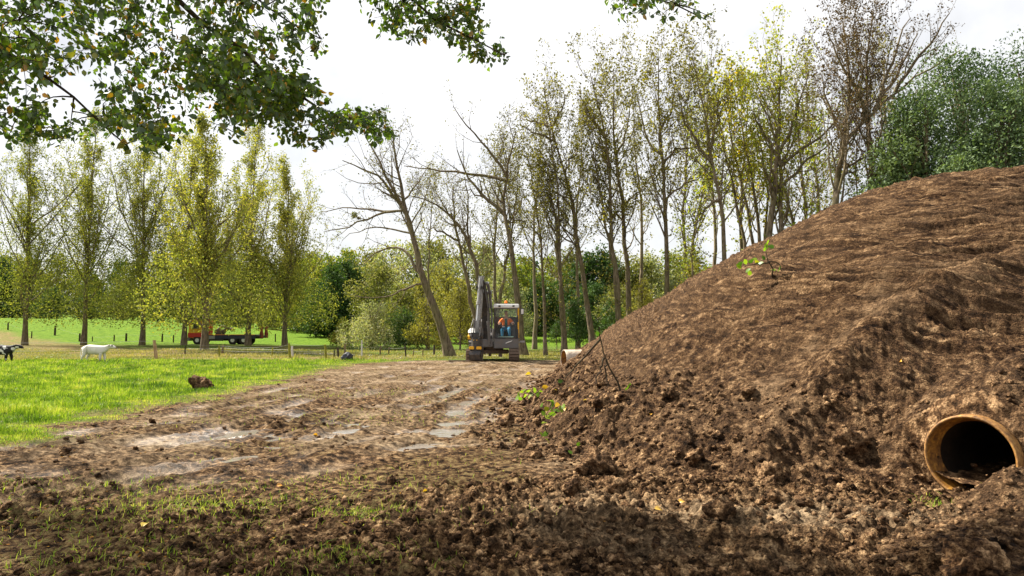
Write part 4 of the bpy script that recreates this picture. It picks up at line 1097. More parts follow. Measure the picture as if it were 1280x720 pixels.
# silt lying in the near pipe
def silt():
    n = 26; s = np.linspace(-0.05, 2.6, 60); l = np.linspace(-0.33, 0.33, n)
    S, L = np.meshgrid(s, l, indexing='ij')
    z = 0.17 + 0.05 * fbm(S * 3, L * 3, 1.5, 3) + 0.04 * np.abs(L) * 3
    P = PC[None, None] + S[..., None] * PD + L[..., None] * PL
    V = np.stack([P[..., 0].ravel(), P[..., 1].ravel(), z.ravel()], 1)
    i = np.arange(len(V)).reshape(S.shape); q = np.stack([i[:-1, :-1], i[:-1, 1:], i[1:, 1:], i[1:, :-1]], -1).reshape(-1, 4)
    o = mesh_obj('silt', V, q, MAT_SOIL2); tag(o, kind='stuff')
MAT_SOIL2 = soil_mat('loose_soil', obj=True)
silt()
def packing():
    rng = np.random.RandomState(8); a = np.linspace(0, 2 * np.pi, 140, endpoint=False); r = np.linspace(PR_OUT - 0.03, PR_OUT + 0.2, 16)
    A, R = np.meshgrid(a, r, indexing='ij'); l = R * np.cos(A); zz = R * np.sin(A)
    s = 0.05 + (R - PR_OUT) * 0.45 + 0.05 * fbm(l * 5, zz * 5, 1.0, 4)
    P = PC[None, None] + s[..., None] * PD + l[..., None] * PL
    V = np.stack([P[..., 0].ravel(), P[..., 1].ravel(), PZ + zz.ravel()], 1); i = np.arange(len(V)).reshape(A.shape)
    n2 = np.roll(i, -1, 0); q = np.stack([i[:, :-1], i[:, 1:], n2[:, 1:], n2[:, :-1]], -1).reshape(-1, 4)
    o = mesh_obj('packed_soil', V, q, MAT_SOIL2); tag(o, kind='stuff')
packing()

# ------------------------------------------------------------------ excavator
def excavator():
    root = empty('excavator', (-1.02, 37.5, 0.03))
    for sx in (-1, 1):
        cx = 1.13 * sx; w = 0.27
        prof = []
        for a in np.linspace(-90, 90, 9): prof.append((1.35 + 0.27 * math.cos(math.radians(a)), 0.31 + 0.27 * math.sin(math.radians(a))))
        for a in np.linspace(90, 270, 9): prof.append((-1.35 + 0.27 * math.cos(math.radians(a)), 0.31 + 0.27 * math.sin(math.radians(a))))
        m = MB(); m.prism(prof, cx - w + 0.03, cx + w - 0.03)
        tr = m.build('track', M_rub, root)
        # shoes with grousers round the loop
        g = MB(); L = []
        per = 2 * 2.7 + 2 * math.pi * 0.29; N = 44
        for i in range(N):
            s = i / N * per
            if s < 2.7: y, z, a = -1.35 + s, 0.6, 0
            elif s < 2.7 + math.pi * 0.29: t = (s - 2.7) / 0.29; y, z, a = 1.35 + 0.29 * math.sin(t), 0.31 + 0.29 * math.cos(t), -t
            elif s < 5.4 + math.pi * 0.29: y, z, a = 1.35 - (s - 2.7 - math.pi * 0.29), 0.02, math.pi
            else: t = (s - 5.4 - math.pi * 0.29) / 0.29; y, z, a = -1.35 - 0.29 * math.sin(t), 0.31 - 0.29 * math.cos(t), math.pi - t
            Mx = Matrix.Translation((cx, y, z)) @ Matrix.Rotation(a, 4, 'X')
            g.box((-w, -0.065, -0.012), (w, 0.065, 0.014), Mx); g.box((-w, -0.06, 0.014), (w, -0.04, 0.042), Mx); g.box((-w, 0.02, 0.014), (w, 0.035, 0.032), Mx)
        g.build('track_shoes', M_rust, tr)
        for y in (-1.35, 1.35):
            q = MB(); q.tube([(cx - w - 0.01, y, 0.31), (cx + w + 0.01, y, 0.31)], 0.2, 16); q.build('track_wheel', M_dgrey, tr)
    m = MB(); m.box((-0.86, -0.7, 0.36), (0.86, 0.7, 0.56), bev=0.05); m.box((-0.25, -0.5, 0.22), (-0.1, -0.3, 0.35)); m.box((0.3, -0.9, 0.2), (0.5, -0.7, 0.36)); m.tube([(0, 0, 0.5), (0, 0, 0.72)], 0.55, 24)
    m.build('undercarriage', M_rust, root)
    m = MB(); m.box((-1.3, -0.9, 0.7), (1.34, 1.4, 0.9), bev=0.03); m.box((-0.55, -1.35, 0.74), (0.0, -0.85, 1.15), bev=0.03)
    m.build('deck', M_dgrey, root)
    # engine housing and counterweight
    m = MB(); m.prism([(-0.75, 0.9), (-0.75, 1.3), (-0.4, 1.62), (1.2, 1.72), (1.55, 1.5), (1.6, 0.75), (1.2, 0.7)], -1.33, 0.0, bev=0.05)
    hs = m.build('engine_housing', M_black, root, True)
    m = MB(); m.prism([(-0.62, 1.47), (-0.38, 1.64), (1.2, 1.745), (1.5, 1.56), (1.4, 1.5), (-0.3, 1.42)], -1.35, -0.7, bev=0.02); m.build('top_cover', M_white, hs)
    m = MB(); m.prism([(-0.775, 1.12), (-0.77, 1.3), (-0.42, 1.42), (1.3, 1.5), (1.3, 1.28), (-0.5, 1.2)], -1.36, -0.98, bev=0.02); m.build('side_stripe', M_yel, hs)
    m = MB(); m.box((-1.3, -0.79, 0.98), (-1.16, -0.77, 1.06)); m.build('lamp', M_white, hs)
    # cab
    x0, x1, ya, yb = 0.06, 1.37, -1.42, 0.3
    cab = empty('cab'); cab.parent = root
    m = MB(); m.box((x0, ya, 0.66), (x1, yb, 1.2), bev=0.04); m.build('lower_panel', M_dgrey, cab, True)
    m = MB(); m.tube([(0.68, ya - 0.012, 0.93), (0.82, ya - 0.012, 0.99), (0.96, ya - 0.012, 1.03), (1.03, ya - 0.012, 1.08)], [0.02, 0.035, 0.03, 0.012], 6); m.build('emblem', M_white, cab)
    m = MB()
    for x in (x0, x1 - 0.07):
        m.prism([(ya, 1.18), (ya + 0.09, 1.18), (ya + 0.19, 2.82), (ya + 0.1, 2.82)], x, x + 0.07, bev=0.012)
        m.box((x, yb - 0.1, 1.18), (x + 0.07, yb, 2.82), bev=0.012)
    m.box((x0 + 0.07, ya + 0.015, 1.18), (x1 - 0.07, ya + 0.075, 1.25)); m.box((x0 + 0.07, ya + 0.06, 1.86), (x1 - 0.07, ya + 0.09, 1.9)); m.box((x0 + 0.07, ya + 0.1, 2.74), (x1 - 0.07, ya + 0.16, 2.8))
    m.box((x0, ya + 0.8, 1.18), (x0 + 0.05, ya + 0.88, 2.8)); m.box((x1 - 0.05, ya + 0.8, 1.18), (x1, ya + 0.88, 2.8))
    m.build('window_frame', M_black, cab, True)
    m = MB(); m.prism([(ya + 0.02, 2.79), (ya + 0.02, 2.9), (ya + 0.12, 3.02), (yb - 0.1, 3.04), (yb, 2.95), (yb, 2.79)], x0 - 0.02, x1 + 0.02, bev=0.035)
    rf = m.build('roof', M_white, cab, True)
    for x in (0.36, 1.1):
        m = MB(); m.box((x - 0.055, ya - 0.03, 2.86), (x + 0.055, ya + 0.05, 2.94), bev=0.01); m.build('work_light', M_black, rf)
    m = MB(); m.tube([(0.7, -0.9, 3.02), (0.7, -0.9, 3.07)], 0.07, 14); m.build('beacon_foot', M_black, rf)
    m = MB(); m.tube([(0.7, -0.9, 3.07), (0.7, -0.9, 3.17), (0.7, -0.9, 3.21)], [0.085, 0.08, 0.04], 14); m.build('beacon', M_org, rf, True)
    m = MB(); m.add([(x0 + 0.06, ya + 0.05, 1.24), (x1 - 0.06, ya + 0.05, 1.24), (x1 - 0.06, ya + 0.14, 2.78), (x0 + 0.06, ya + 0.14, 2.78)], [(0, 1, 2, 3)]); m.build('windscreen', M_glass, cab)
    for x in (x0 + 0.02, x1 - 0.02):
        m = MB(); m.add([(x, ya + 0.1, 1.2), (x, yb - 0.1, 1.2), (x, yb - 0.1, 2.8), (x, ya + 0.18, 2.8)], [(0, 1, 2, 3)]); m.build('side_window', M_glass, cab)
    m = MB(); m.box((x0 + 0.06, yb - 0.06, 1.2), (x1 - 0.06, yb - 0.03, 2.35)); m.build('rear_panel', M_black, cab)
    m = MB(); m.add([(x0 + 0.06, yb - 0.045, 2.36), (x1 - 0.06, yb - 0.045, 2.36), (x1 - 0.06, yb - 0.045, 2.78), (x0 + 0.06, yb - 0.045, 2.78)], [(0, 1, 2, 3)]); m.build('rear_window', M_glass, cab)
    m = MB(); m.box((x1 - 0.055, ya + 0.03, 1.2), (x1 + 0.025, ya + 0.05, 2.05), bev=0.008); m.box((x1 - 0.05, ya + 0.075, 2.05), (x1 + 0.025, ya + 0.09, 2.78)); m.build('yellow_pillar_cover', M_yel, cab)
    m = MB(); m.box((0.42, -0.45, 1.28), (0.98, 0.05, 1.62), bev=0.06); m.box((0.44, -0.02, 1.6), (0.96, 0.12, 2.35), bev=0.06); m.build('seat', M_black, cab, True)
    for x in (0.28, 1.12):
        m = MB(); m.box((x - 0.07, -0.8, 1.25), (x + 0.07, -0.2, 1.8), bev=0.03); m.tube([(x, -0.75, 1.8), (x, -0.78, 2.0)], 0.022, 8); m.build('control_console', M_black, cab)
    m = MB(); m.box((0.3, -1.15, 1.24), (1.1, -1.0, 1.3)); m.build('cab_floor', plain('pale_green_paint', (0.3, 0.42, 0.36), 0.5), cab)
    m = MB(); m.tube([(x1, ya + 0.15, 2.6), (x1 + 0.16, ya + 0.02, 2.66), (x1 + 0.2, ya, 2.62)], 0.014, 6); m.box((x1 + 0.1, ya - 0.03, 2.44), (x1 + 0.29, ya + 0.02, 2.78), bev=0.02)
    mr = m.build('mirror', M_black, cab, True)
    m = MB(); m.box((x1 + 0.13, ya - 0.04, 2.48), (x1 + 0.26, ya - 0.033, 2.74)); m.build('mirror_face', M_white, mr)
    m = MB(); m.tube([(x1, ya + 0.1, 0.98), (x1 + 0.12, ya + 0.05, 1.0)], 0.03, 8); m.box((x1 + 0.08, ya - 0.02, 0.97), (x1 + 0.34, ya + 0.06, 1.07), bev=0.015); m.build('side_lamp', M_lgrey, cab)
    m = MB(); m.tube([(x0 - 0.04, ya, 1.0), (x0 - 0.06, ya - 0.02, 1.6), (x0 - 0.06, ya + 0.03, 2.2), (x0 - 0.03, ya + 0.1, 2.35)], 0.016, 6); m.build('grab_rail', M_lgrey, cab)
    # boom, arm, cylinders, in a plane turned a little to the left
    YAW = math.radians(-13)
    MX = Matrix.Translation((-0.3, -0.95, 1.0)) @ Matrix.Rotation(YAW, 4, 'Z') @ Matrix.Scale(-1, 4, (0, 1, 0))
    boom = MB(); boom.prism([(-0.05, -0.15), (0.22, 0.0), (0.42, 1.35), (0.8, 2.2), (1.28, 2.95), (1.32, 3.2), (1.12, 3.22), (0.42, 2.5), (0.05, 1.6), (-0.15, 0.1)], -0.15, 0.15, MX, 0.015)
    bo = boom.build('boom', M_black, root)
    for sx in (-1, 1):
        m = MB(); m.tube([(0.21 * sx, 0.35, -0.15), (0.21 * sx, 0.62, 1.1)], 0.075, 12, MX); m.tube([(0.21 * sx, 0.62, 1.1), (0.21 * sx, 0.78, 1.95)], 0.04, 10, MX)
        m.build('boom_cylinder', M_dgrey, bo, True)
    m = MB()
    m.tube([(0.18, 1.1, 3.05), (0.3, 1.05, 3.05)], 0.1, 12, MX); m.tube([(0.1, 0.4, 2.62), (0.34, 0.4, 2.62)], 0.09, 12, MX); m.tube([(0.25, 0.9, 3.1), (0.22, 0.35, 2.6), (0.2, 0.02, 1.8)], 0.085, 12, MX)
    m.tube([(0.28, 0.62, 2.9), (0.26, 0.2, 2.2), (0.24, -0.02, 1.4), (0.22, 0.0, 0.5)], 0.04, 8, MX)
    m.build('arm_cylinder', M_dgrey, bo, True)
    for i, (xo, b) in enumerate(((0.17, 0.1), (0.2, 0.17), (-0.17, 0.12), (0.12, 0.22), (-0.1, 0.2))):
        m = MB(); m.tube([(xo, 0.1 + b, -0.05), (xo, 0.3 + b, 0.8), (xo * 1.1, 0.5 + b, 1.5), (xo, 0.95 + b, 2.3), (xo, 1.45 + b, 2.9), (xo, 1.62 + b * 0.5, 2.7)], 0.02, 6, MX); m.build('hose', M_rub, bo, True)
    arm = MB()
    arm.prism([(1.02, 3.1), (1.12, 3.42), (1.32, 3.42), (1.5, 2.9), (2.02, 0.72), (2.0, 0.5), (1.86, 0.5), (1.78, 0.7), (1.16, 2.75)], -0.115, 0.115, MX, 0.012)
    ao = arm.build('arm', M_lgrey, root)
    m = MB()
    for sx in (-1, 1): m.prism([(1.28, 3.0), (1.28, 3.42), (1.42, 3.44), (1.55, 3.0)], 0.085 * sx - 0.012, 0.085 * sx + 0.012, MX)
    m.build('cylinder_bracket', M_lgrey, ao)
    m = MB(); m.tube([(0, 1.42, 3.32), (0, 1.82, 1.98)], 0.062, 14, MX); m.tube([(0, 1.78, 2.1), (0, 1.83, 1.92)], 0.095, 14, MX)
    cy = m.build('bucket_cylinder', M_lgrey, ao, True)
    m = MB(); m.tube([(0, 1.83, 1.95), (0, 2.06, 1.1)], 0.036, 12, MX); m.build('cylinder_rod', M_steel, cy, True)
    m = MB()
    for sx in (-1, 1): m.prism([(1.92, 1.02), (2.0, 1.16), (2.1, 1.14), (2.2, 0.45), (2.08, 0.4)], 0.14 * sx - 0.018, 0.14 * sx + 0.018, MX)
    for sx in (-1, 1): m.tube([(0.16 * sx, 2.0, 0.9), (0.2 * sx, 2.22, 0.7), (0.16 * sx, 2.25, 0.2), (0.1 * sx, 2.1, 0.0)], 0.022, 6, MX)
    for sx in (-1, 1): m.tube([(0.22 * sx, 1.9, 1.2), (0.27 * sx, 2.15, 0.8), (0.22 * sx, 2.3, 0.35), (0.12 * sx, 2.15, -0.05)], 0.018, 6, MX)
    m.build('linkage', M_dgrey, ao)
    tl = MB(); tl.box((-0.26, 1.88, 0.18), (0.26, 2.26, 0.5), MX, 0.03); tl.tube([(-0.33, 2.08, 0.3), (0.33, 2.08, 0.3)], 0.1, 12, MX); tl.tube([(0, 2.08, -0.25), (0, 2.08, 0.2)], 0.27, 18, MX); tl.box((-0.32, 1.85, -0.42), (0.32, 2.3, -0.2), MX, 0.03)
    to = tl.build('tilt_rotator', M_black, root, True)
    m = MB()
    for sx in (-1, 1):
        m.box((0.07 * sx - 0.03, 2.262, 0.1), (0.07 * sx + 0.03, 2.34, 0.15), MX)
        m.box((0.19 * sx - 0.13, 2.25, -0.34), (0.19 * sx + 0.13, 2.36, -0.19), MX, 0.02)
    m.build('yellow_guard', M_yel, to)
    bk = MB()
    bk.prism([(1.8, -0.42), (2.35, -0.42), (2.42, -0.6), (2.3, -0.88), (2.0, -0.95), (1.98, -0.92), (2.24, -0.82), (2.34, -0.6), (2.28, -0.47), (1.82, -0.47)], -0.3, 0.3, MX)
    for sx in (-0.3, 0.28): bk.prism([(1.8, -0.42), (2.35, -0.42), (2.42, -0.6), (2.3, -0.88), (2.0, -0.95)], sx, sx + 0.02, MX)
    bk.build('bucket', M_black, root)
    tag(root, 'black and white tracked excavator with raised folded arm, parked on the mud facing us', 'excavator')
    return root
exc = excavator()

def person():
    skinm = plain('skin', (0.5, 0.28, 0.19), 0.6, 0, 0.02)
    jk = plain('orange_jacket', (1.0, 0.2, 0.015), 0.75, 0, 0.05); sh = plain('teal_shirt', (0.015, 0.1, 0.1), 0.8, 0, 0.05)
    jn = plain('blue_jeans', (0.03, 0.17, 0.33), 0.8, 0, 0.08); hr = plain('brown_hair', (0.05, 0.03, 0.02), 0.8, 0, 0.02); bt = M_black
    root = empty('person', (-1.02 + 0.7, 37.5 - 0.28, 0.03 + 1.62))
    J = [(0, 0, 0.1, .15, .12), (0, -.02, .3, .14, .11), (0, -.04, .5, .17, .12), (0, -.05, .62, .1, .09), (0, -.08, .7, .055), (0, -.11, .79, .075), (0, -.13, .89, .095, .1), (0, -.12, .97, .07),
         (.17, -.05, .58, .065), (.29, -.16, .4, .05), (.34, -.38, .34, .038), (.33, -.46, .34, .036),
         (-.17, -.05, .58, .065), (-.29, -.16, .4, .05), (-.34, -.38, .34, .038), (-.33, -.46, .34, .036),
         (.11, -.05, .08, .1), (.15, -.5, .1, .075), (.15, -.55, -.28, .05), (.15, -.66, -.33, .04),
         (-.11, -.05, .08, .1), (-.17, -.5, .1, .075), (-.17, -.55, -.28, .05), (-.17, -.66, -.33, .04)]
    E = chain(8) + [(3, 8), (8, 9), (9, 10), (10, 11), (3, 12), (12, 13), (13, 14), (14, 15), (0, 16), (16, 17), (17, 18), (18, 19), (0, 20), (20, 21), (21, 22), (22, 23)]
    for hx, base in ((.33, 11), (-.33, 15)):
        for f in range(5):
            i = len(J); ox = (f - 2) * 0.018
            if f == 4: J += [(hx - np.sign(hx) * 0.04, -.49, .345, .009), (hx - np.sign(hx) * 0.05, -.52, .33, .008)]
            else: J += [(hx + ox, -.52, .345, .009), (hx + ox, -.55 + 0.004 * abs(f - 1), .32, .008)]
            E += [(base, i), (i, i + 1)]
    skin('body', J, E, skinm, root)
    jj = [(0, 0, 0.14, .19, .15), (0, -.02, .3, .185, .14), (0, -.04, .48, .2, .145), (0, -.04, .6, .12, .1), (.19, -.05, .57, .095), (.31, -.16, .4, .078), (.345, -.33, .35, .06), (-.19, -.05, .57, .095), (-.31, -.16, .4, .078), (-.345, -.33, .35, .06)]
    je = [(0, 1), (1, 2), (2, 3), (2, 4), (4, 5), (5, 6), (2, 7), (7, 8), (8, 9)]
    j = skin('jacket', jj, je, jk, root)
    skin('shirt', [(0, -.13, .16, .075, .07), (0, -.14, .3, .075, .07), (0, -.145, .45, .075, .07), (0, -.11, .62, .06, .05)], chain(4), sh, root)
    skin('trousers', [(0, 0, .08, .17, .13), (.12, -.1, .1, .115), (.16, -.5, .11, .09), (.16, -.55, -.1, .075), (.16, -.56, -.25, .065), (-.12, -.1, .1, .115), (-.18, -.5, .11, .09), (-.18, -.55, -.1, .075), (-.18, -.56, -.25, .065)],
         [(0, 1), (1, 2), (2, 3), (3, 4), (0, 5), (5, 6), (6, 7), (7, 8)], jn, root)
    skin('hair', [(0, -.09, .93, .1, .09), (0, -.11, .99, .085, .09)], [(0, 1)], hr, root)
    for s in (-1, 1):
        skin('boot', [(.155 * s, -.56, -.3, .055), (.155 * s, -.7, -.34, .045)], [(0, 1)], bt, root)
        m = MB(); m.tube([(.325 * s, -.235, .378), (.335 * s, -.28, .366)], .079, 12); m.build('reflective_band', M_white, j)
        m = MB(); m.tube([(.016 * s + .015 * s, -.218, .9), (.031 * s, -.235, .9)], .012, 8); m.build('eye', M_black, root)
    m = MB(); m.box((-.2, -.185, .215), (-.085, -.16, .25)); m.box((.085, -.185, .215), (.2, -.16, .25)); m.build('reflective_band', M_white, j)
    m = MB(); m.tube([(0, -.21, .88), (0, -.25, .855)], [.01, .016], 8); m.build('nose', skinm, root)
    root.scale = (1.12, 1.12, 1.12); root.location.z -= 0.05
    tag(root, 'operator in orange high visibility jacket and blue jeans sitting in the excavator cab', 'person')
person()

# ------------------------------------------------------------------ flatbed lorry under the poplars
def lorry():
    Y = 78.5; X = -37.5 + 5.0
    root = empty('flatbed_truck', (X, Y, gz(X, Y) - 0.02))
    # cab end at -x
    m = MB(); m.prism([(-1.15, 0.75), (1.15, 0.75), (1.15, 2.85), (-1.15, 2.85)], -4.15, -2.35, bev=0.12); cb = m.build('cab', M_yel, root, True)
    m = MB(); m.box((-4.19, -1.17, 0.8), (-2.4, 1.17, 1.38), bev=0.06); m.box((-2.6, -1.17, 1.2), (-2.33, 1.17, 2.9), bev=0.05); m.build('red_trim', M_red, cb)
    m = MB(); m.box((-4.2, -0.95, 1.75), (-4.13, 0.95, 2.55)); m.box((-3.75, -1.185, 1.8), (-2.95, -1.15, 2.5)); m.build('cab_window', M_black, cb)
    m = MB(); m.box((-4.28, -1.16, 0.42), (-3.9, 1.16, 0.82), bev=0.06); m.build('bumper', M_dgrey, root)
    for y in (-0.85, 0.85):
        m = MB(); m.box((-4.3, y - 0.15, 0.6), (-4.26, y + 0.15, 0.74)); m.build('headlight', M_white, root)
    m = MB(); m.box((-2.3, -0.5, 0.75), (4.0, 0.5, 1.0)); m.box((-2.25, -1.1, 0.42), (-0.2, -0.9, 1.0), bev=0.03); m.box((-2.25, 0.9, 0.42), (-0.2, 1.1, 1.0), bev=0.03); m.build('chassis', M_black, root)
    m = MB(); m.box((-2.2, -1.2, 1.0), (3.5, 1.2, 1.14)); m.box((-2.2, -1.22, 0.66), (3.5, -1.18, 1.08)); m.box((-2.2, 1.18, 0.66), (3.5, 1.22, 1.08)); fb = m.build('flatbed', plain('navy_paint', (0.02, 0.03, 0.06), 0.4), root)
    m = MB(); m.box((-2.2, -1.245, 1.09), (3.5, -1.22, 1.15)); m.build('orange_edge', M_org, fb)
    m = MB(); m.box((-1.75, -1.25, 0.66), (-1.05, -1.222, 1.0)); m.build('side_sign', M_lgrey, fb)
    for x in (-3.1, 0.9, 2.15):
        for y in (-1.0, 1.0):
            m = MB(); m.tube([(x, y - 0.15, 0.5), (x, y - 0.11, 0.5), (x, y + 0.11, 0.5), (x, y + 0.15, 0.5)], [0.44, 0.5, 0.5, 0.44], 24); wh = m.build('wheel', M_rub, root, True)
            s = -1 if y < 0 else 1
            m = MB(); m.tube([(x, y + s * 0.13, 0.5), (x, y + s * 0.165, 0.5)], [0.27, 0.2], 18); m.build('rim', M_white, wh)
    m = MB(); m.box((3.4, -1.15, 0.9), (4.1, 1.15, 1.05)); m.build('rear_deck', M_black, root)
    for y in (-0.75, 0.75):
        m = MB(); m.prism([(y - 0.3, 0.9), (y + 0.3, 0.9), (y + 0.25, 2.1), (y - 0.25, 2.1)], 3.95, 4.1); m.box((3.92, y - 0.34, 0.75), (4.15, y + 0.34, 1.35)); m.build('loading_ramp', M_dred, root)
    tag(root, 'black flatbed lorry with a red and yellow cab parked behind the poplars', 'truck')
    # grab lying on the bed
    g = empty('grab_bucket', (X - 0.6, Y, root.location.z + 1.15)); rng = np.random.RandomState(4)
    m = MB(); m.box((-0.9, -0.5, 0.0), (0.1, 0.5, 0.6), bev=0.12); m.build('housing', M_rust, g, True)
    m = MB(); m.tube([(-0.7, 0, 0.5), (-0.2, 0, 0.95), (0.3, 0, 0.8)], 0.14, 10); m.build('hinge_arm', M_rust, g, True)
    for i in range(3):
        y = (i - 1) * 0.35
        m = MB(); m.tube([(0.0, y, 0.35), (0.55, y * 1.2, 0.75), (0.95, y * 1.3, 0.6), (1.1, y * 1.2, 0.3)], [0.13, 0.12, 0.1, 0.03], 8); m.build('claw', M_rust, g, True)
    tag(g, 'rusty brown grab lying on the bed of the flatbed lorry', 'machine part')
lorry()

# ------------------------------------------------------------------ calves
def hide(name, a, b, scale, thr, off=0.0):
    m, nt, out = new_mat(name); k = NT(nt)
    tc = k.n('ShaderNodeTexCoord').outputs['Object']
    mp = k.n('ShaderNodeMapping'); mp.inputs['Location'].default_value = (off, off * 0.7, 0); k.l(tc, mp.inputs[0])
    n = k.noise(scale, 2, 0.45, mp.outputs[0]); col = k.ramp(n, [(thr - 0.01, a), (thr + 0.01, b)])
    k.principled(out, col, 0.75, None, 0.25); return m
def calf(px, py_feet, Y, mat, patch, lab, s=1.0, grazing=0.0, flip=1):
    X = (px - 640) / F_PX * Y
    root = empty('calf', (X, Y, gz(X, Y) - 0.08))
    J = [(-.58, 0, .70, .14, .14), (-.42, 0, .68, .19, .22), (-.15, 0, .64, .21, .25), (.12, 0, .64, .2, .24), (.33, 0, .68, .13, .18), (.48, 0, .71, .11, .15), (.61, 0, .8 - .05 * grazing, .09, .11), (.72, 0, .85 - .1 * grazing, .095, .11), (.86, 0, .78 - .12 * grazing, .07, .075), (.94, 0, .73 - .12 * grazing, .055, .055)]
    E = chain(10)
    def leg(pts, a):
        i = len(J); J.extend(pts); E.append((a, i)); E.extend(chain(len(pts), i))
    for sy, st in ((1, .06), (-1, -.05)):
        leg([(-.5 + st * .3, .1 * sy, .52, .1), (-.44 + st, .11 * sy, .42, .085), (-.56 + st, .11 * sy, .27, .052), (-.54 + st, .11 * sy, .1, .03), (-.52 + st, .11 * sy, .03, .04)], 1)
        leg([(.3 + st * .3, .1 * sy, .5, .075), (.31 + st, .1 * sy, .32, .062), (.31 + st, .1 * sy, .24, .055), (.3 + st, .1 * sy, .1, .027), (.32 + st, .1 * sy, .03, .038)], 4)
    i = len(J); J.extend([(-.7, 0, .72, .03), (-.73, 0, .5, .02), (-.73, 0, .33, .035)]); E.extend([(0, i), (i, i + 1), (i + 1, i + 2)])
    for sy in (1, -1):
        i = len(J); J.extend([(.68, .11 * sy, .87 - .1 * grazing, .03, .02), (.66, .19 * sy, .86 - .1 * grazing, .022, .012)]); E.extend([(7, i), (i, i + 1)])
    skin('body', J, E, mat, root, root=2)
    g = grazing
    if patch:
        for sy in (-1, 1):
            skin('ear_patch', [(.69, .085 * sy, .87 - .1 * g, .035, .02), (.67, .2 * sy, .855 - .1 * g, .03, .02)], [(0, 1)], M_black, root)
            skin('face_patch', [(.75, .07 * sy, .87 - .1 * g, .045, .045), (.83, .055 * sy, .82 - .11 * g, .035, .035)], [(0, 1)], M_black, root)
    skin('muzzle', [(.93, 0, .735 - .12 * g, .05, .05), (.97, 0, .72 - .12 * g, .035, .035)], [(0, 1)], plain('muzzle', (0.25, 0.15, 0.13), 0.6), root)
    root.scale = (s, s, s)
    tag(root, lab, 'calf')
calf(122, 451, 35.4, hide('white_hide', (0.78, 0.74, 0.68), (0.7, 0.66, 0.6), 2.0, 0.3), True, 'white calf with dark ears and eye patches, walking right past the fence post', 1.08)
calf(5, 451, 35.4, hide('pied_hide', (0.02, 0.018, 0.018), (0.75, 0.72, 0.68), 3.6, 0.57, 3.3), False, 'black and white calf cut off by the left edge of the photo', 1.15)

# ------------------------------------------------------------------ fences
WOOD = {'pale': bark_mat('pale_wood', (0.3, 0.17, 0.09), (0.55, 0.38, 0.23), mossy=0.0), 'green': bark_mat('mossy_wood', (0.2, 0.2, 0.03), (0.4, 0.38, 0.06), mossy=0.2), 'dark': bark_mat('dark_wood', (0.03, 0.025, 0.02), (0.09, 0.07, 0.05), mossy=0.1),
        'white': bark_mat('whitewashed_wood', (0.5, 0.48, 0.45), (0.72, 0.7, 0.66), mossy=0.0), 'brown': bark_mat('brown_wood', (0.12, 0.085, 0.05), (0.26, 0.19, 0.11), mossy=0.2)}
def fence(posts, lab, wires=(0.55, 0.95), cat='fence'):
    """posts: (px, Y, height, lean_px, wood, radius)"""
    rng = np.random.RandomState(len(posts) * 7 + int(abs(posts[0][0])))
    X0 = (posts[0][0] - 640) / F_PX * posts[0][1]
    root = empty('wire_fence', (X0, posts[0][1], gz(X0, posts[0][1]))); o = np.array(root.location)
    tops = []
    for px, Y, h, lean, wood, r in posts:
        x = (px - 640) / F_PX * Y; z = gz(x, Y); dx = lean / F_PX * Y
        n = 5; pts = [(x + dx * t - o[0], Y - o[1] + rng.normal(0, 0.01), z - 0.15 + (h + 0.15) * t - o[2]) for t in np.linspace(0, 1, n)]
        m = MB(); m.tube(pts, [r * 1.05, r, r, r * 0.97, r * 0.85], 8); m.build('post', WOOD[wood], root, True)
        tops.append((x - o[0], Y - o[1], z - o[2], dx, h))
    for wh in wires:
        P = []
        for a, b in zip(tops[:-1], tops[1:]):
            for t in np.linspace(0, 1, 6)[:-1]:
                sag = -0.05 * 4 * t * (1 - t)
                A = np.array([a[0] + a[3] * wh, a[1], a[2] + a[4] * wh]); B = np.array([b[0] + b[3] * wh, b[1], b[2] + b[4] * wh])
                P.append(A * (1 - t) + B * t + np.array([0, 0, sag]))
        P.append(B)
        m = MB(); m.tube(P, 0.006, 4); m.build('wire', M_dgrey, root)
    tag(root, lab, cat)
fence([(-60, 36, 1.1, 0, 'brown', .05), (198, 37.2, 1.1, -4, 'pale', .09), (276, 44, 0.7, -1, 'green', .06), (341, 43, 0.62, 1, 'green', .05), (364, 38.5, 0.92, -2, 'green', .07), (409, 38.2, 0.85, -2, 'green', .065), (453, 44, 1.05, 0, 'white', .05)],
      'sagging wire pasture fence with a pale wooden post and mossy yellow green posts')
fence([(418, 42, 0.45, 1, 'dark', .04), (424, 42.5, 0.6, -1, 'dark', .075), (432, 44, 0.8, 0, 'brown', .06), (476, 50, 0.6, 0, 'brown', .06), (486, 50, 0.55, 1, 'brown', .05), (508, 44, 0.7, -1, 'dark', .05), (516, 45, 0.4, 2, 'brown', .04), (529, 44, 0.45, 0, 'brown', .04), (543, 47, 0.75, 0, 'dark', .07)],
      'broken line of short dark and brown posts by the path below the willow shrub', (0.85,))
fence([(-60, 100, 1.1, 0, 'dark', .09), (11, 98, 1.1, 0, 'dark', .1), (41, 88, 0.9, 0, 'dark', .07), (70, 92, 1.3, 0, 'dark', .13), (101, 84, 1.0, 0, 'dark', .11), (117, 84, 0.6, 0, 'dark', .06), (144, 84, 0.8, 0, 'dark', .08), (159, 84, 1.0, 0, 'dark', .12), (204, 84, 1.0, 0, 'dark', .1), (218, 82, 0.9, 0, 'dark', .08), (345, 86, 1.0, 0, 'dark', .08)],
      'far line of short dark posts along the edge of the rising meadow', (0.8,))
fence([(233, 49, 0.6, 0, 'dark', .05), (279, 47.5, 0.65, 1, 'brown', .07), (367, 42.5, 0.7, -1, 'white', .07)], 'three low dark and whitish posts among the dry stubble near the mossy posts', (0.7,))

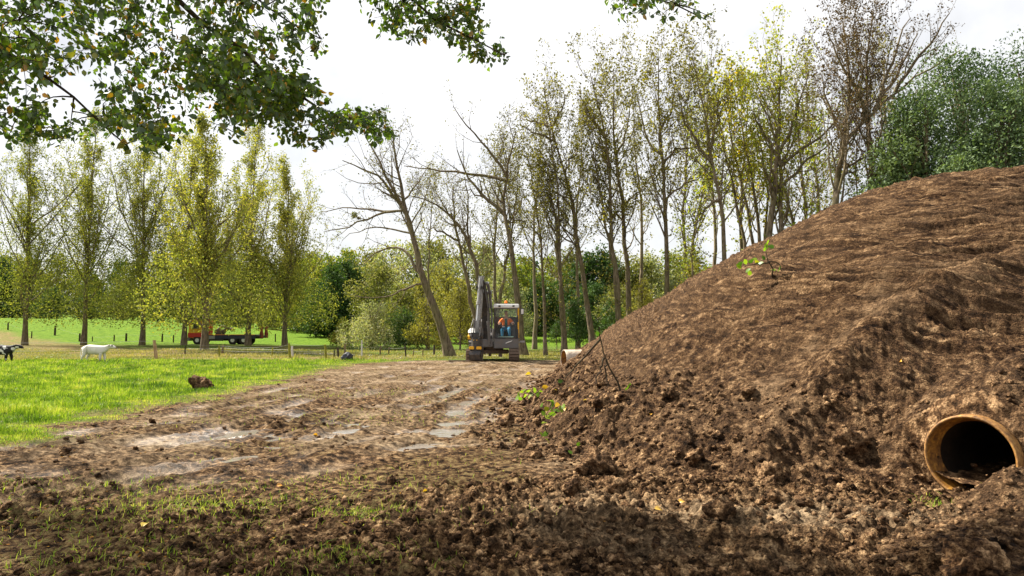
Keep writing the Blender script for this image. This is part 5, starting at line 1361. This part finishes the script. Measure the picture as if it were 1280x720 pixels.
# ------------------------------------------------------------------ bundle and beam
def lump(name, mat, seed, r=1.0, sub=4, amp=0.28, freq=1.6, sq=(1, 1, 1)):
    from mathutils import noise as mn
    bm = bmesh.new(); bmesh.ops.create_icosphere(bm, subdivisions=sub, radius=1)
    off = Vector((seed * 3.1, seed * 1.7, seed * 0.9))
    for v in bm.verts:
        d = v.co.normalized(); a = 0; f = freq; g = amp
        for _ in range(5):
            a += g * mn.noise(d * f + off); f *= 2.1; g *= 0.6
        v.co = Vector((d.x * sq[0], d.y * sq[1], d.z * sq[2])) * r * (1 + a)
    me = bpy.data.meshes.new(name); bm.to_mesh(me); bm.free(); me.materials.append(mat)
    me.polygons.foreach_set('use_smooth', [True] * len(me.polygons)); me.update()
    o = bpy.data.objects.new(name, me); C.objects.link(o); return o
b = lump('plastic_bundle', plain('black_plastic', (0.014, 0.018, 0.03), 0.25, 0, 0.1, spec=0.6), 3, 0.3, 3, 0.45, 2.2, (1.0, 0.7, 0.85))
b.location = (-8.8, 36.6, 0.2); tag(b, 'crumpled black plastic bundle lying on the grass at the mud edge', 'plastic bundle')
m = MB(); m.box((0, 0, 0), (1.75, 0.12, 0.07), bev=0.01); b = m.build('steel_beam', M_rust)
b.location = (-3.3, 35.6, 0.03); b.rotation_euler = (0, 0, -0.06); tag(b, 'dark steel beam lying flat in front of the left excavator track', 'beam')

# ------------------------------------------------------------------ clods
CL = [lump('soil_clod', MAT_SOIL2, i * 5 + 2, 1.0, 4, 0.5, 1.35, (1, 0.85, 0.75)) for i in range(7)]
SPARE = list(CL)
def place_clod(p, r, label, group=None, i=None):
    rng = np.random.RandomState(int(abs(p[0] * 1000 + p[1] * 100)) % 99991)
    i = rng.randint(7) if i is None else i
    if CL[i] in SPARE: o = CL[i]; SPARE.remove(o)
    else: o = CL[i].copy(); C.objects.link(o)
    o.name = 'soil_clod'
    o.location = (p[0], p[1], p[2] + r * 0.4); o.scale = (r, r, r * rng.uniform(0.8, 1)); o.rotation_euler = (rng.uniform(-.6, .6), rng.uniform(-.6, .6), rng.rand() * 6.3)
    tag(o, label, 'soil clod', group)
for px, py, wpx, lab in [(254, 485, 26, 'round brown clod lying alone on the green grass at the left'), (748, 588, 44, 'largest round clod at the left foot of the heap'), (714, 611, 26, 'dark clod standing apart in front of the largest clod'),
                         (767, 608, 27, 'round clod just right below the largest one'), (727, 588, 20, 'clod leaning against the left side of the largest one'), (617, 680, 28, 'single flattish clod on the mud at the bottom middle'),
                         (1208, 716, 80, 'big dark clod cut by the bottom edge below the pipe mouth'), (963, 623, 27, 'round clod at the foot of the ridge in the middle of the heap'), (893, 640, 34, 'rough wide clod at the front foot of the heap'),
                         (957, 592, 28, 'ochre tinged clod above the one at the foot of the ridge'), (865, 575, 26, 'clod in the rubble below the pale slide track'), (1060, 560, 40, 'broad clod stuck in the bank left of the pipe mouth'),
                         (917, 548, 16, 'small round clod at the lower end of the pale slide track'), (632, 530, 24, 'reddish clod at the far left foot of the heap'), (620, 500, 14, 'small dark clod behind the reddish one')]:
    p = hit(px, py); place_clod(p, wpx / F_PX * p[1] * 0.5, lab)
rng = np.random.RandomState(21)
n = 0
while n < 150:
    y = rng.uniform(5.5, 22); x = rng.uniform(-0.9, 6)
    mbv = mound_base(np.array([x]), np.array([y]))[0]
    if not (-0.45 < mbv < 0.75) or rng.rand() < 0.25 or abs(x) / y > 0.78: continue
    ax = (x - PC[0]) * PD[0] + (y - PC[1]) * PD[1]; lx = (x - PC[0]) * PL[0] + (y - PC[1]) * PL[1]
    if -0.9 < ax < 2.5 and abs(lx) < 0.75: continue
    r = 0.03 + 0.075 * rng.rand() ** 2.2
    place_clod((x, y, float(zat(x, y)[0])), r, 'rounded brown clod in the rubble strewn along the foot of the heap', 'clods along the foot of the heap'); n += 1
n = 0
while n < 70:
    y = rng.uniform(4.6, 12); x = rng.uniform(-0.7 * y, 0.7 * y)
    mbv = mound_base(np.array([x]), np.array([y]))[0]
    if mbv > -0.3 or x < -6.8 or rng.rand() > 0.15 + terrain(np.array([x]), np.array([y]))[1]['rough'][0]: continue
    place_clod((x, y, float(zat(x, y)[0])), 0.022 + 0.045 * rng.rand() ** 2, 'small brown clod scattered over the trampled mud in front', 'clods on the mud'); n += 1
for o in SPARE: bpy.data.objects.remove(o)

def baked(name, base, pts, sc, rng, mat, kind='stuff', attrs=None):
    """many tiny copies of a little shape as one object"""
    V0, F0 = base; N = len(pts)
    e = rng.rand(N) * 6.283; c, s = np.cos(e), np.sin(e)
    R = np.zeros((N, 3, 3)); R[:, 0, 0] = c; R[:, 0, 1] = -s; R[:, 1, 0] = s; R[:, 1, 1] = c; R[:, 2, 2] = 1
    V = np.einsum('nij,vj->nvi', R, V0) * sc[:, None, None] + pts[:, None]
    F = (F0[None] + (np.arange(N) * len(V0))[:, None, None]).reshape(-1, F0.shape[1])
    o = mesh_obj(name, V.reshape(-1, 3), F, mat, smooth=True, attrs=attrs); tag(o, kind=kind); return o
def ico(sub, seed, amp):
    from mathutils import noise as mn
    bm = bmesh.new(); bmesh.ops.create_icosphere(bm, subdivisions=sub, radius=1)
    for v in bm.verts: v.co *= 1 + amp * mn.noise(v.co * 1.5 + Vector((seed, seed * 2, 0)))
    V = np.array([v.co[:] for v in bm.verts]) * np.array([1, 0.85, 0.7]); F = np.array([[v.index for v in f.verts] for f in bm.faces]); bm.free(); return V, F
N = 20000
y = 4.4 * np.exp(rng.rand(N) * math.log(26 / 4.4)); x = y * rng.uniform(-0.76, 0.78, N)
mbv = mound_base(x, y)
rg = terrain(x, y)[1]['rough']; keep = ((mbv < 0.9) & (mbv > -0.5)) | ((mbv < 0) & (rng.rand(N) < 0.05 + 0.6 * rg)); gxx = GRASS_X(y); keep &= x > gxx + 0.2
x, y = x[keep], y[keep]; z = zat(x, y)
for j in range(3):
    s_ = slice(j, None, 3); nn = len(x[s_])
    if j == 0: VV, FF, AA = [], [], 0
    r = 0.006 + 0.03 * rng.rand(nn) ** 3 + 0.0008 * y[s_]
    b = ico(2, j * 3 + 1.5, 0.7); e = rng.rand(nn) * 6.283
    V = b[0][None] * r[:, None, None]; c, s = np.cos(e)[:, None], np.sin(e)[:, None]
    V = np.stack([V[..., 0] * c - V[..., 1] * s, V[..., 0] * s + V[..., 1] * c, V[..., 2]], -1) + np.stack([x[s_], y[s_], z[s_] + r * 0.3], 1)[:, None]
    FF.append((b[1][None] + (AA + np.arange(nn) * len(b[0]))[:, None, None]).reshape(-1, 3)); VV.append(V.reshape(-1, 3)); AA += nn * len(b[0])
o = mesh_obj('crumbs', np.vstack(VV), np.vstack(FF), MAT_SOIL2); o.name = 'soil_crumbs'; tag(o, kind='stuff')

# ------------------------------------------------------------------ grass
GM = leaf_mat('grass_blade', [(0.04, 0.09, 0.01), (0.13, 0.22, 0.02), (0.29, 0.38, 0.04), (0.5, 0.46, 0.14)], 0.35, 0.03, 0.4)
GS = leaf_mat('stubble_blade', [(0.08, 0.1, 0.02), (0.2, 0.2, 0.05), (0.34, 0.28, 0.11), (0.4, 0.33, 0.17)], 0.3, 0.1, 0.5)
def blades(name, x, y, h, w, rng, mat, tint, z=None, lean=0.45):
    N = len(x); z = zat(x, y) if z is None else z
    a = rng.rand(N) * 6.283; l = np.abs(rng.normal(0, lean, N)) * h
    dx, dy = np.cos(a) * l, np.sin(a) * l; b = rng.rand(N) * 6.283; wx, wy = np.cos(b) * w * 0.5, np.sin(b) * w * 0.5
    def row(t, ww): return [np.stack([x + dx * t ** 1.8 + s * wx * ww, y + dy * t ** 1.8 + s * wy * ww, z - 0.01 + h * (t - 0.25 * t * t * np.minimum(1, l / np.maximum(h, 1e-4)))], 1) for s in (-1, 1)]
    r0, r1 = row(0.0, 1.0), row(0.55, 0.8); tip = row(1.0, 0.0)[0]
    V = np.stack([r0[0], r0[1], r1[0], r1[1], tip], 1).reshape(-1, 3); i = np.arange(N)[:, None] * 5
    q = i + np.array([[0, 1, 3, 2]]); t = i + np.array([[2, 3, 4]])
    o = mesh_obj(name, V, [q, t], mat, smooth=False, attrs={'tint': np.concatenate([tint, tint])}); tag(o, kind='stuff'); return o
def grass():
    rng = np.random.RandomState(9)
    N = 330000
    y = 7.0 * np.exp(rng.rand(N) ** 0.9 * math.log(37.5 / 7.0)); x = rng.uniform(-0.82, 0.0, N) * y * 1.05
    gx = GRASS_X(y) + 1.5 * fbm(x, y, 0.7, 4, 0.65, seed=5)
    dens = sstep(0.35, -0.9, x - gx) * np.clip(0.75 + 0.8 * fbm(x, y, 0.9, 3, seed=81), 0.15, 1)
    k_ = rng.rand(N) < dens; x, y, gx = x[k_], y[k_], gx[k_]
    cl = fbm(x, y, 1.3, 3, seed=82)
    inner = sstep(0.2, -2.0, x - gx)
    h = (0.035 + 0.1 * inner * np.clip(0.7 + 2.2 * cl, 0.12, 2.2)) * rng.uniform(0.6, 1.3, len(x)) * (1 + 0.1 * (y < 14))
    w = 0.0045 + 0.00042 * y
    tn = np.clip(0.4 + 1.0 * fbm(x, y, 0.8, 4, 0.6, seed=83) + rng.normal(0, 0.2, len(x)) + 0.25 * (1 - inner), 0, 1)
    blades('meadow_grass', x, y, h, w, rng, GM, tn, lean=0.6)
    # band of grass behind the mud and rough stubble beyond
    N = 60000
    y = rng.uniform(36.8, 60, N); x = rng.uniform(-0.78, 0.14, N) * y
    k_ = rng.rand(N) < np.clip(0.55 + fbm(x, y, 0.35, 3, seed=84), 0.08, 1); x, y = x[k_], y[k_]
    h = np.clip(0.09 + 0.2 * fbm(x, y, 0.5, 3, seed=85), 0.03, 0.3) * rng.uniform(0.6, 1.4, len(x))
    tn = np.clip(0.5 + 0.5 * fbm(x, y, 0.25, 3, seed=86) + rng.normal(0, 0.16, len(x)), 0, 1)
    blades('rough_grass', x, y, h, 0.02 + 0.0006 * y, rng, GS, tn, z=far_ground(x, y))
    # sparse tufts growing through the mud
    X, Y = [], []
    for px, py, sp, n in ((240, 628, 0.35, 500), (300, 625, 0.4, 500), (180, 612, 0.3, 260), (455, 640, 0.16, 260), (425, 685, 0.14, 260), (300, 690, 0.2, 120), (60, 640, 0.4, 260), (120, 690, 0.35, 300), (360, 700, 0.2, 130),
                          (540, 700, 0.2, 60), (600, 640, 0.3, 50), (30, 600, 0.4, 300), (210, 660, 0.3, 200), (1160, 625, 0.12, 90), (480, 600, 0.3, 60), (500, 520, 0.8, 260), (430, 490, 1.4, 400), (380, 600, 0.4, 200)):
        p = hit(px, py); X.append(p[0] + rng.normal(0, sp, n) * 1.3); Y.append(p[1] + rng.normal(0, sp * 0.7, n))
    n = 2600; yy = rng.uniform(4.5, 20, n); xx = rng.uniform(-0.8, 0.02, n) * yy; kk = (fbm(xx, yy, 0.45, 3, seed=73) > 0.08) & (xx > GRASS_X(yy)); X.append(xx[kk]); Y.append(yy[kk])
    x = np.concatenate(X); y = np.concatenate(Y)
    tn = np.clip(rng.normal(0.6, 0.25, len(x)), 0, 1)
    blades('grass_sprigs', x, y, rng.uniform(0.02, 0.085, len(x)), np.full(len(x), 0.0045) + 0.0003 * y, rng, GM, tn, lean=1.0)
grass()

# ------------------------------------------------------------------ fallen leaves, straws
LF = leaf_mat('fallen_leaf', [(0.07, 0.035, 0.015), (0.16, 0.08, 0.03), (0.3, 0.15, 0.04), (0.5, 0.27, 0.03)], 0.15, 0.0, 0.6)
YL = leaf_mat('yellow_fallen_leaf', [(0.7, 0.3, 0.02), (0.75, 0.45, 0.03), (0.7, 0.55, 0.06), (0.6, 0.3, 0.03)], 0.2, 0.2, 0.4)
def litter():
    rng = np.random.RandomState(15); N = 9000
    y = 4.5 * np.exp(rng.rand(N) * math.log(16 / 4.5)); x = y * rng.uniform(-0.8, 0.3, N)
    gx = GRASS_X(y); d = np.exp(-((x - gx) / 1.2) ** 2) + 0.25 * sstep(9, 5, y) * sstep(0.5, -3, x)
    k_ = rng.rand(N) < np.clip(d, 0.015, 1); x, y = x[k_], y[k_]
    p = np.stack([x, y, zat(x, y) + 0.012], 1)
    V, q = leaf_quads(rng, p, 0.035, 0, 0.65, 0.004)
    V[:, 2] = np.repeat(p[:, 2], 4) + (V[:, 2] - np.repeat(p[:, 2], 4)) * 0.35
    o = mesh_obj('leaf_litter', V, q, LF, smooth=False, attrs={'tint': np.clip(rng.normal(0.4, 0.25, len(q)), 0, 1)}); tag(o, kind='stuff')
litter()
def big_leaf(p, L, mat, label, seed, tilt=0.5):
    rng = np.random.RandomState(seed)
    m = MB(); n = 9; V = [(0, 0, 0)]; 
    prof = [0, .22, .34, .38, .36, .3, .2, .1, 0]
    L_, R_, Mi = [], [], []
    for i in range(n):
        t = i / (n - 1); zc = 0.12 * math.sin(t * 3.1) + 0.0
        L_.append((t - .5, prof[i], zc + prof[i] * 0.35)); R_.append((t - .5, -prof[i], zc + prof[i] * 0.3)); Mi.append((t - .5, 0, zc))
    V = L_ + Mi + R_; F = []
    for i in range(n - 1): F += [(i, i + 1, n + i + 1, n + i), (n + i, n + i + 1, 2 * n + i + 1, 2 * n + i)]
    me = bpy.data.meshes.new('fallen_leaf'); me.from_pydata(V, [], F); me.materials.append(mat); a = me.attributes.new('tint', 'FLOAT', 'FACE'); tv = rng.rand(); a.data.foreach_set('value', [tv] * len(F)); me.update()
    o = bpy.data.objects.new('fallen_leaf', me); C.objects.link(o); o.scale = (L,) * 3; o.location = (p[0], p[1], p[2] + L * 0.15); o.rotation_euler = (rng.uniform(-tilt, tilt) + 0.5, rng.uniform(-tilt, tilt), rng.rand() * 6.3)
    tag(o, label, 'leaf', 'fallen yellow leaves'); return o
for i, (px, py, L, lab) in enumerate([(660, 467, 8, 'yellow leaf on the pale mud just left of the far pipe'), (712, 486, 8, 'upright yellow leaf on the left flank of the heap'), (731, 499, 7, 'orange leaf beside the upright yellow one'), (693, 489, 7, 'orange leaf above the leafy twig at the heap foot'),
                                     (706, 510, 7, 'orange leaf beside the standing leafy sprig'), (848, 623, 9, 'orange leaf at the foot of the middle of the heap'), (820, 633, 12, 'bright yellow leaf on the ground below the orange one'),
                                     (1124, 451, 6, 'tiny orange leaf high on the ridge above the pipe'), (533, 610, 6, 'orange leaf on the mud left of centre'), (354, 603, 8, 'orange brown leaf near the trampled grass'), (190, 652, 14, 'large orange leaf lying at the lower left'),
                                     (812, 517, 6, 'small pale leaf in the lumpy middle of the heap'), (397, 541, 6, 'yellow leaf on the wheel tracks')]):
    p = hit(px, py + 2); big_leaf(p, L / F_PX * p[1], YL, lab, i)

# ------------------------------------------------------------------ leafy twigs stuck in the soil
SPL = leaf_mat('sprig_leaf', [(0.05, 0.11, 0.015), (0.12, 0.22, 0.02), (0.24, 0.3, 0.03), (0.5, 0.3, 0.02)], 0.45, 0.03, 0.35)
def twig_thing(name, lines, leaves, lab, cat, Lm, r=0.008, seed=0, tint=0.5):
    rng = np.random.RandomState(seed); base = np.array(lines[0][0]); root = empty(name, tuple(base))
    m = MB()
    for l in lines:
        q = resample(l, 9) + np.vstack([np.zeros(3), rng.normal(0, r * 0.8, (8, 3))]); m.tube(q - base, list(np.linspace(r, r * 0.45, 9)), 6)
    m.build('stem', BK['dark'], root, True)
    if leaves:
        V, F, T = [], [], []
        for p, L in leaves:
            d = nrm(rng.normal(0, 1, 3) + np.array([0, 0, 0.2])); u = nrm(np.cross(d, rng.normal(0, 1, 3) + np.array([0, 1.5, 0]))); w = np.cross(d, u)
            b = np.array(p) - base; i = len(V)
            V += [b - d * L * .5, b - d * L * .2 + u * L * .33 + w * L * .08, b + d * L * .2 + u * L * .28 + w * L * .06, b + d * L * .55 - w * L * .08, b + d * L * .2 - u * L * .28 + w * L * .06, b - d * L * .2 - u * L * .33 + w * L * .08, b]
            F += [(i, i + 1, i + 2, i + 6), (i + 6, i + 2, i + 3, i + 4), (i, i + 6, i + 4, i + 5)]; t = np.clip(rng.normal(tint, 0.25), 0, 1); T += [t] * 3
        mesh_obj('leaf', np.array(V), np.array(F), SPL, root, smooth=True, attrs={'tint': T}).name = 'leaves'
    tag(root, lab, cat)
def px3(px, py, Y): return at(px, py, Y)
h0 = hit(967, 345); Y = h0[1] - 0.15
twig_thing('leafy_twig', [[h0, px3(966, 332, Y), px3(958, 322, Y), px3(961, 303, Y)], [px3(964, 328, Y), px3(945, 330, Y), px3(932, 334, Y)], [px3(960, 328, Y), px3(975, 326, Y), px3(978, 340, Y)]],
           [(px3(a, b, Y + 0.05 * i % 0.3), 8.5 / F_PX * Y) for i, (a, b) in enumerate([(962, 303), (966, 308), (958, 311), (940, 326), (948, 327), (949, 330), (956, 322), (926, 330), (930, 328), (936, 338), (938, 341), (968, 337), (975, 336), (925, 333), (952, 329), (960, 307), (933, 327), (945, 324)])],
           'bright green leafy twig poking out of the upper slope of the heap', 'twig', SPL, 0.012, 2, 0.3)
h1 = hit(690, 548); Y = h1[1] - 0.1
twig_thing('leafy_twig', [[h1, px3(680, 535, Y), px3(682, 515, Y), px3(690, 503, Y)], [px3(684, 522, Y), px3(696, 512, Y), px3(703, 508, Y)], [px3(683, 530, Y), px3(675, 545, Y)]],
           [(px3(a, b, Y + 0.03 * (i % 5)), 9.5 / F_PX * Y) for i, (a, b) in enumerate([(677, 505), (683, 510), (690, 503), (696, 505), (679, 515), (684, 520), (689, 510), (701, 510), (680, 527), (676, 541), (684, 548), (672, 558), (690, 516), (686, 500), (695, 512), (704, 507), (681, 541), (688, 552)])],
           'green and yellow sprig standing before the left foot of the heap', 'twig', SPL, 0.007, 3, 0.45)
h2 = hit(675, 498); Y = h2[1] - 0.1
twig_thing('leafy_twig', [[h2, px3(668, 492, Y), px3(655, 490, Y), px3(645, 493, Y)], [px3(668, 492, Y), px3(680, 484, Y)]],
           [(px3(a, b, Y + 0.05 * (i % 5)), 8 / F_PX * Y) for i, (a, b) in enumerate([(648, 492), (652, 489), (656, 494), (660, 488), (664, 492), (668, 487), (672, 492), (676, 488), (681, 483), (655, 487), (662, 495), (646, 496), (650, 497)])],
           'low leafy twig lying at the far left edge of the heap', 'twig', SPL, 0.008, 4, 0.5)
h3 = hit(775, 490); Y = h3[1] - 0.02
hb_ = hit(660, 508)
twig_thing('forked_stick', [[h3, px3(766, 468, Y), px3(755, 445, Y), px3(751, 425, Y), px3(750, 408, Y)], [px3(750, 424, Y), px3(740, 440, Y), px3(724, 452, Y + .2), px3(705, 473, hit(705, 473)[1] - .1), px3(668, 503, hb_[1])],
                            [px3(755, 447, Y), px3(748, 465, Y), px3(742, 480, Y)], [px3(757, 450, Y), px3(756, 470, Y), px3(760, 482, Y)]],
           [(px3(747, 417, Y), 0.09), (px3(786, 482, Y), 0.1), (px3(783, 487, Y), 0.1), (px3(700, 476, Y - 1), .08)], 'bent dark forked stick standing on the left flank of the heap', 'stick', SPL, 0.016, 5, 0.2)
h4 = hit(750, 560)
Y = h4[1] - 0.12
twig_thing('dry_stick', [[h4, px3(720, 548, Y), px3(708, 540, Y), px3(706, 530, Y), px3(715, 552, Y)]], [(px3(722, 553, Y), 0.07), (px3(712, 563, Y), 0.07)], 'thin curled dry stem hanging over the large clods', 'stick', SPL, 0.005, 6, 0.4)
# ------------------------------------------------------------------ camera, light, sky
cam = bpy.data.cameras.new('camera'); cam.sensor_width = 36; cam.lens = 36 * F_PX / 1280
co = bpy.data.objects.new('camera', cam); C.objects.link(co)
tilt = math.atan((HOR - 360) / F_PX)
cam.clip_end = 4000; cam.clip_start = 0.05
co.location = (0, 0, CAM_Z); co.rotation_euler = (math.radians(90) + tilt, 0, 0)
bpy.context.scene.camera = co

SUN_EL, SUN_AZ = math.radians(45), math.radians(-60)     # azimuth from +Y (view) towards +X
sl = bpy.data.lights.new('sun', 'SUN'); sl.energy = 2.9; sl.angle = math.radians(1.5); sl.color = (1, 0.92, 0.8)
so = bpy.data.objects.new('sun', sl); C.objects.link(so)
dv = Vector((math.sin(SUN_AZ) * math.cos(SUN_EL), math.cos(SUN_AZ) * math.cos(SUN_EL), math.sin(SUN_EL)))
so.rotation_euler = dv.to_track_quat('Z', 'Y').to_euler(); so.location = dv * 50

w = bpy.data.worlds.new('World'); bpy.context.scene.world = w; w.use_nodes = True
nt = w.node_tree; k = NT(nt)
for n in list(nt.nodes): nt.nodes.remove(n)
wo = nt.nodes.new('ShaderNodeOutputWorld'); bg = nt.nodes.new('ShaderNodeBackground')
sky = nt.nodes.new('ShaderNodeTexSky'); sky.sky_type = 'NISHITA'; sky.sun_disc = False
sky.sun_elevation = SUN_EL; sky.sun_rotation = SUN_AZ; sky.dust_density = 2.0
tc = nt.nodes.new('ShaderNodeTexCoord')
n1 = k.noise(1.6, 6, 0.55, tc.outputs['Generated'], 0.4)
n2 = k.noise(5.0, 5, 0.6, tc.outputs['Generated'])
cloud = k.ramp(k.math('ADD', k.math('MULTIPLY', n1, 0.75), k.math('MULTIPLY', n2, 0.25)), [(0.4, (1.15, 1.18, 1.26)), (0.49, (1.9, 1.89, 1.88)), (0.58, (2.5, 2.45, 2.4))])
skyc = k.mix(0.93, sky.outputs[0], cloud)
nt.links.new(skyc, bg.inputs[0]); bg.inputs[1].default_value = 0.1
nt.links.new(bg.outputs[0], wo.inputs[0])
sc = bpy.context.scene
sc.view_settings.view_transform = 'Standard'; sc.view_settings.look = 'None'; sc.view_settings.gamma = 1
sc.view_settings.exposure = 2.22
sc.cycles.max_bounces = 6; sc.cycles.diffuse_bounces = 3; sc.cycles.transparent_max_bounces = 8
sc.cycles.transmission_bounces = 4; sc.cycles.use_denoising = True
